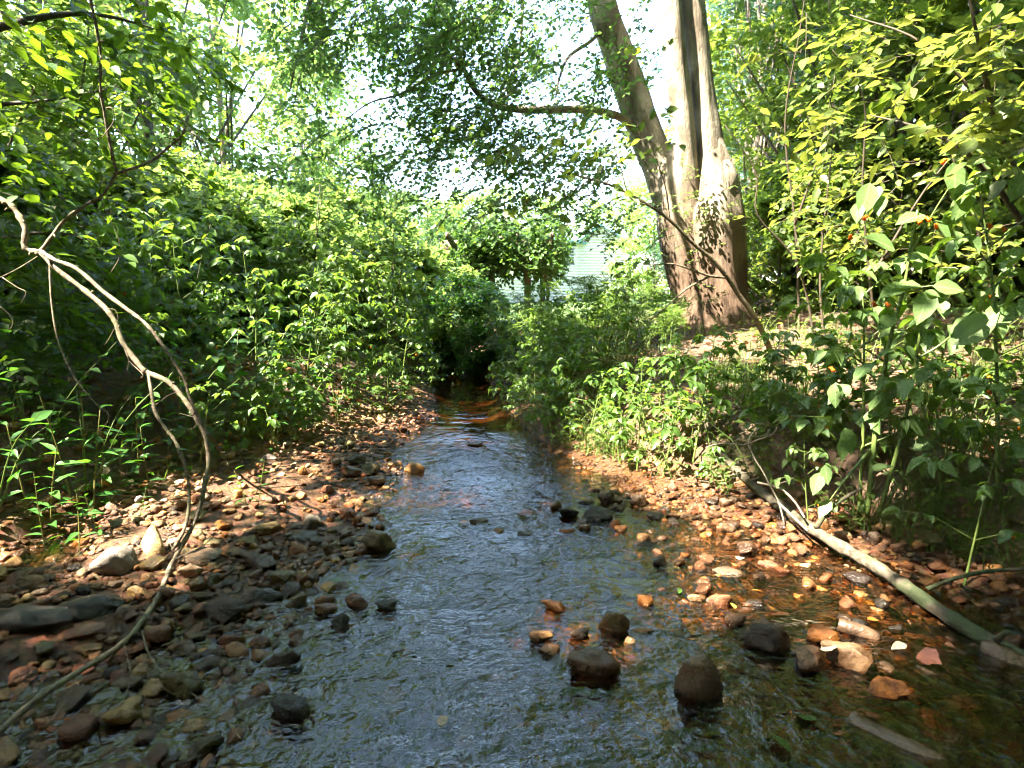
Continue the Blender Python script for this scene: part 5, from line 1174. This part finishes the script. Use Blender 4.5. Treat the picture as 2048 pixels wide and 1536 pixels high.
for px_, py_ in ((1745, 605), (1770, 606), (1871, 448), (1850, 435), (1992, 588), (1975, 448), (1700, 470), (1735, 432), (1893, 318), (1833, 440), (1660, 735), (2002, 456)):
    f = link('flower', FLOWER, hw); f.location = at(px_, py_, 2.8) - np.array(hw.location); f.scale = (.9,) * 3; f.rotation_euler = (-.4, .2, random.uniform(0, 6.28))

# ================================================================== FEATHERY GOLDENROD-LIKE SHRUBS, grass, litter
for k, (px_, Y_, h_, w_) in enumerate(((1020, 8.2, .95, .35), (1075, 7.4, 1.1, .4), (1130, 6.6, 1.05, .42), (1180, 7.2, 1.3, .5), (1235, 6.4, 1.15, .45), (1285, 7.0, 1.2, .5), (1210, 8.4, 1.5, .6), (1310, 8.2, 1.35, .6), (1110, 8.6, 1.2, .5))):
    x = (px_ - CX) / F * Y_; z = gz(x, Y_); h_ = max(.35, (at(px_, 545 + 45 * abs(px_ - 1240) / 200 + 25 * (k % 3), Y_)[2] - z)); o = thing('feathery_shrub', None, 'shrub', (x, Y_, z), 'feathery shrubs on the right bank'); later(o, 'wispy yellow-green feathery shrub', (x, Y_, 0), PR)
    ns = 26; bs = np.array((x, Y_, z)) + np.c_[rng.normal(0, w_ * .35, (ns, 2)), np.zeros(ns)]; tp = bs + np.c_[rng.normal(0, w_ * .45, (ns, 2)), h_ * rng.uniform(.6, 1.05, ns)]
    m_ = MB(); Cs, Ds = [], []
    for a, b in zip(bs, tp):
        S = smooth_path([a - (0, 0, .03), (a + b) / 2 + np.r_[rng.normal(0, .04, 2), .05], b, b + np.r_[rng.normal(0, .10, 2), -.05]], 4); m_.tube(S, limb_radii(len(S), .004, .0012), 4)
        for q in range(9): i_ = rng.integers(4, len(S)); Cs.append(S[i_] + rng.normal(0, .02, 3)); Ds.append(np.r_[rng.normal(0, 1, 2), rng.normal(.1, .4)])
    m_.build('stem', M['stem'], o, 'stuff'); foliage(o, 'narrow', 'narrow', 'feather', [sprays(np.array(Cs), np.array(Ds), 10, .17, .055, .3, .6, 45)], 0, twr=.0015, twigmat='stem', crown='foliage')

def grass(name, pts, hmin, hmax, label, matk='grass'):
    pts = np.array(pts); n = len(pts); a = rng.uniform(0, 6.28, n); h = rng.uniform(hmin, hmax, n); d = np.stack((np.cos(a), np.sin(a), np.zeros(n)), 1); s = np.cross(d, (0, 0, 1.)) * rng.uniform(.0015, .004, (n, 1)); b = rng.uniform(.15, .8, n)[:, None]
    p0, p1, p2 = pts, pts + d * b * h[:, None] * .35 + np.c_[np.zeros((n, 2)), h * .62], pts + d * b * h[:, None] + np.c_[np.zeros((n, 2)), h * (1 - .25 * b[:, 0])]
    V = np.stack((p0 - s, p0 + s, p1 - s * .8, p1 + s * .8, p2), 1).reshape(-1, 3); k = (np.arange(n) * 5)[:, None]
    o = link(name, mesh_np(name, V, [np.array([0, 1, 3, 2])[None] + k, np.array([2, 3, 4])[None] + k], M[matk], {'tint': np.repeat(rng.random(n), 5), 'rib': np.ones(n * 5)}), None, 'stuff'); o['label'] = label
x, y = rng.uniform(.1, 4.2, 30000), rng.uniform(1.8, 8.6, 30000); rb_ = np.interp(y, _Y, _RB); k = (x > rb_ - .12) & (fbm(x * 1.6, y * 1.6, 81) > .05 - .10 * np.exp(-((x - rb_ - .5) / .5) ** 2)) & (x < .9 * y)
k &= ~((y > 4.8) & (x > 1.1) & (x < 4.4) & (rng.random(len(x)) < .9))
grass('grass', np.stack((x, y, terrain(x, y) - .01), 1)[k], .07, .34, 'thin grass blades on the right bank')
x, y = rng.uniform(-5, -.6, 5000), rng.uniform(2.5, 9, 5000); lb_ = np.interp(y, _Y, _LB); k = (x < lb_ + .15) & (fbm(x * 1.6, y * 1.6, 83) > .05)
grass('low_grass', np.stack((x, y, terrain(x, y) - .01), 1)[k], .06, .22, 'thin grass blades under the left bank plants')
x, y = rng.uniform(-6, 9, 26000), rng.uniform(1.6, 12, 26000); z = terrain(x, y); k = (z > .09) & ((x > np.interp(y, _Y, _RB)) | (rng.random(len(x)) < .5)); x, y, z = x[k], y[k], z[k]; n_ = len(x)
lo_ = link('leaf_litter', leaf_mesh('leaf_litter', 'broad', np.stack((x, y, z + .008), 1), np.stack((rng.normal(0, 1, n_), rng.normal(0, 1, n_), rng.normal(0, .22, n_)), 1), np.array((0, 0, 1.)) + rng.normal(0, .3, (n_, 3)), rng.uniform(.03, .085, n_), M['litter']), None, 'stuff'); lo_['label'] = 'brown fallen leaf litter on the banks'
n_ = 1500; x, y = rng.uniform(.3, 7, n_), rng.uniform(2.2, 9, n_); k = x > np.interp(y, _Y, _RB); x, y = x[k], y[k]; z = terrain(x, y) + .015
tw = np.stack((x, y, z), 1)[:, None] + np.array((-.5, 0, .5))[None, :, None] * np.c_[rng.normal(0, .2, (len(x), 2)), rng.normal(0, .03, len(x))][:, None] + np.array([0, .012, 0])[None, :, None] * np.array((0, 0, 1.))
m_ = MB(); twig_tubes(m_, tw, .0028); lt = m_.build('twig_litter', M['gtwig'], None, 'stuff'); lt['label'] = 'dry broken twigs scattered on the right bank'

# ================================================================== SAPLINGS
sp = thing('leaning_sapling', 'thin grey sapling leaning left across the maple trunk', 'sapling', at(1558, 745, 5.0)); LAND['leaning sapling'] = np.array(sp.location)
for lst, r0, r1, nm in (([(1562, 765, 5.05), (1540, 700, 4.95), (1510, 635, 4.85), (1478, 590, 4.8), (1455, 555, 4.75), (1425, 520, 4.7), (1390, 490, 4.65), (1345, 445, 4.6), (1300, 412, 4.55), (1230, 374, 4.5), (1180, 358, 4.45), (1120, 343, 4.4)], .024, .006, 'stem'), ([(1455, 555, 4.75), (1420, 552, 4.7), (1385, 540, 4.65), (1345, 528, 4.6), (1300, 530, 4.6)], .012, .004, 'branch'), ([(1418, 553, 4.7), (1370, 580, 4.7), (1320, 625, 4.7), (1270, 660, 4.7)], .010, .003, 'branch'),
                        ([(1300, 412, 4.55), (1260, 395, 4.5), (1240, 330, 4.45), (1220, 270, 4.4)], .007, .003, 'branch'), ([(1180, 358, 4.45), (1130, 390, 4.4), (1060, 400, 4.35)], .005, .002, 'branch'), ([(1340, 440, 4.6), (1330, 370, 4.6), (1300, 280, 4.6), (1285, 200, 4.6)], .006, .002, 'branch')):
    Q = ppath(lst); m_ = MB(); m_.tube(Q, limb_radii(len(Q), r0, r1), 8, .1); m_.build(nm, M['branch'], sp)
n_ = 30; lx, ly = np.r_[rng.normal(1100, 90, 20), rng.normal(1250, 60, 10)], np.r_[rng.normal(340, 50, 20), rng.normal(270, 60, 10)]
C = np.array([at(a, b, 4.4 + rng.uniform(-.25, .25)) for a, b in zip(lx, ly)]); D = unit(np.stack((rng.normal(-.8, .6, n_), rng.normal(-.2, .5, n_), rng.normal(-.2, .3, n_)), 1))
foliage(sp, 'ovate', 'ovate', 'mid', [sprays(C, D, 6, .30, .085, .35, .5)], 200, twr=.0025)

def sapling(name, lab, base, stems, C, D, nl, L, size, matk, tpl, nparts, smat='twig', group=None, cat='sapling', r0=.016, nfar=None):
    o = thing(name, lab, cat, base, group)
    for S in stems:
        Q = smooth_path(S, 5); m_ = MB(); m_.tube(Q, limb_radii(len(Q), r0, .003), 8, .1); m_.build('stem', M[smat], o)
    foliage(o, tpl, nfar or tpl, matk, [sprays(C, D, nl, L, size, .3, .4)], nparts, twr=.0022)
    return o
def cloud(lst, dirs=(-.5, -.2, -.1), dens=1.0):
    """(px, py, rx, ry, Y, dY, n) clumps -> spray centres and directions."""
    C, D = [], []
    for px_, py_, rx, ry, Y_, dY, n in lst:
        for _ in range(int(n * dens)):
            a, b, c = rng.normal(0, .55, 3); C.append(at(px_ + a * rx, py_ + b * ry, max(Y_ + c * dY, 1.9)))
            D.append(np.array(dirs) + rng.normal(0, .55, 3) * (1, 1, .5))
    C = np.array(C); D = np.array(D); k = ~sun_blocked(C, .12) | (rng.random(len(C)) < .25); return C[k], unit(D[k])
Ps = lambda *l: [at(*p) for p in l]
C, D = cloud([(1640, 90, 130, 110, 3.7, .5, 26), (1780, 60, 150, 90, 3.3, .5, 26), (1930, 60, 150, 100, 2.9, .4, 28), (1900, 200, 150, 90, 3.0, .5, 26), (1760, 210, 130, 80, 3.4, .5, 22), (1650, 250, 90, 70, 3.8, .4, 12), (2040, 200, 90, 120, 2.7, .4, 16)])
sapling('hornbeam_sapling', 'yellow-green sapling with drooping ribbed leaves filling the upper right', at(2120, 760, 3.4), [Ps((2120, 800, 3.4), (2080, 500, 3.3), (1990, 250, 3.2), (1850, 90, 3.2), (1700, 30, 3.4)), Ps((2080, 500, 3.3), (1960, 330, 3.0), (1850, 260, 3.1), (1740, 230, 3.4)), Ps((1990, 250, 3.2), (1960, 100, 2.9), (1930, -40, 2.8))], C, D, 8, .36, .085, 'birch', 'birch', 300)
C, D = cloud([(1720, 330, 120, 80, 4.6, .6, 30), (1620, 380, 80, 90, 5.0, .6, 22), (1850, 340, 120, 90, 4.4, .6, 30), (1980, 330, 110, 90, 4.0, .5, 26), (1700, 480, 110, 70, 5.0, .6, 24), (1850, 480, 130, 70, 4.6, .6, 26), (2000, 480, 100, 80, 4.2, .5, 22), (1600, 500, 60, 60, 5.4, .5, 12)])
sapling('hornbeam_sapling', 'sunlit sapling thicket behind the pale jewelweed', at(1760, 720, 4.8), [Ps((1632, 775, 5.0), (1622, 637, 5.0), (1590, 520, 4.95), (1515, 430, 4.9), (1512, 345, 4.85), (1450, 250, 4.8)), Ps((1760, 740, 4.8), (1740, 560, 4.7), (1725, 380, 4.6), (1728, 200, 4.5), (1665, 100, 4.4)), Ps((1740, 560, 4.7), (1850, 380, 4.5), (1960, 250, 4.3)), Ps((1660, 740, 5.0), (1640, 560, 5.0), (1666, 267, 4.9), (1655, 180, 4.9)), Ps((2000, 700, 4.4), (1960, 480, 4.3), (1900, 300, 4.2))], C, D, 8, .34, .075, 'birch', 'birch', 300, r0=.012)
C, D = cloud([(1640, 220, 60, 110, 7.0, .8, 26), (1720, 160, 80, 120, 6.6, .8, 26), (1680, 60, 80, 70, 6.6, .8, 22), (1620, 340, 50, 60, 7.2, .6, 12)])
sapling('broadleaf_sapling', 'green sapling standing close right of the maple stems', at(1600, 660, 7.0), [Ps((1600, 680, 7.0), (1590, 450, 7.0), (1570, 250, 6.9), (1600, 60, 6.7), (1620, -80, 6.6)), Ps((1590, 450, 7.0), (1640, 300, 6.8), (1670, 150, 6.6))], C, D, 8, .42, .085, 'mid', 'broad', 200)
for lab_, cl_, Y_, px_ in (('tall loose bright shrub rising above the left-bank jewelweed nearest the bend', [(780, 470, 70, 60, 8.4, .5, 16), (740, 400, 50, 40, 8.6, .5, 8), (820, 540, 50, 50, 8.2, .4, 9)], 8.4, 780), ('tall loose bright shrub in the middle of the left bank', [(620, 450, 80, 60, 7.8, .5, 17), (660, 380, 50, 50, 8.0, .5, 8), (560, 520, 60, 50, 7.6, .4, 9)], 7.8, 620),
                           ('tall loose shrub at the shady end of the left bank', [(450, 460, 80, 60, 7.2, .5, 15), (400, 390, 50, 50, 7.4, .5, 7), (500, 520, 60, 40, 7.0, .4, 8)], 7.2, 450)):
    C, D = cloud(cl_, (0, -.3, .1)); b0 = np.array(((px_ - CX) / F * Y_, Y_, gz((px_ - CX) / F * Y_, Y_)))
    sapling('tall_shrub', lab_, b0, [[b0, (b0 + C[k_]) / 2 + (0, 0, .25), C[k_]] for k_ in range(0, len(C), 4)], C, D, 8, .42, .105, 'bright', 'ovate', 160, cat='shrub', r0=.012)
# overhanging tree of the left foreground
C, D = cloud([(60, 60, 130, 80, 3.4, .5, 30), (200, 60, 130, 60, 3.8, .6, 24), (330, 90, 100, 60, 4.3, .6, 22), (60, 200, 120, 90, 3.5, .5, 34), (200, 200, 110, 80, 4.0, .6, 28), (330, 190, 80, 60, 4.4, .6, 16), (50, 330, 110, 90, 3.6, .5, 34), (180, 330, 110, 70, 4.0, .6, 26), (320, 330, 80, 60, 4.4, .5, 14), (60, 470, 120, 80, 3.7, .5, 34), (190, 480, 100, 70, 4.2, .6, 24), (60, 600, 110, 70, 3.8, .5, 30), (170, 600, 90, 60, 4.3, .6, 20), (400, 260, 60, 50, 4.6, .5, 7), (40, 720, 100, 60, 3.7, .4, 22), (420, 150, 50, 30, 4.7, .4, 7), (340, 440, 60, 50, 4.6, .5, 8)], (.6, -.2, -.15), 1.45)
sapling('overhanging_tree', 'dark leafy tree overhanging the stream from the left edge', at(-420, 800, 4.0), [Ps((-420, 850, 4.0), (-380, 500, 4.0), (-240, 300, 3.9), (-60, 220, 3.8), (100, 200, 3.8), (260, 170, 4.1)), Ps((-380, 500, 4.0), (-150, 520, 3.8), (40, 470, 3.7), (180, 470, 4.1)), Ps((-240, 300, 3.9), (-80, 100, 3.6), (60, 40, 3.5), (200, 30, 3.8), (350, 70, 4.2)), Ps((-380, 550, 4.0), (-120, 640, 3.8), (60, 620, 3.8))], C, D, 8, .36, .085, 'leftleaf', 'birch', 300, 'twig', cat='tree', r0=.035)
_ord += ['%dth nearest' % k for k in range(16, 99)]
resolve()
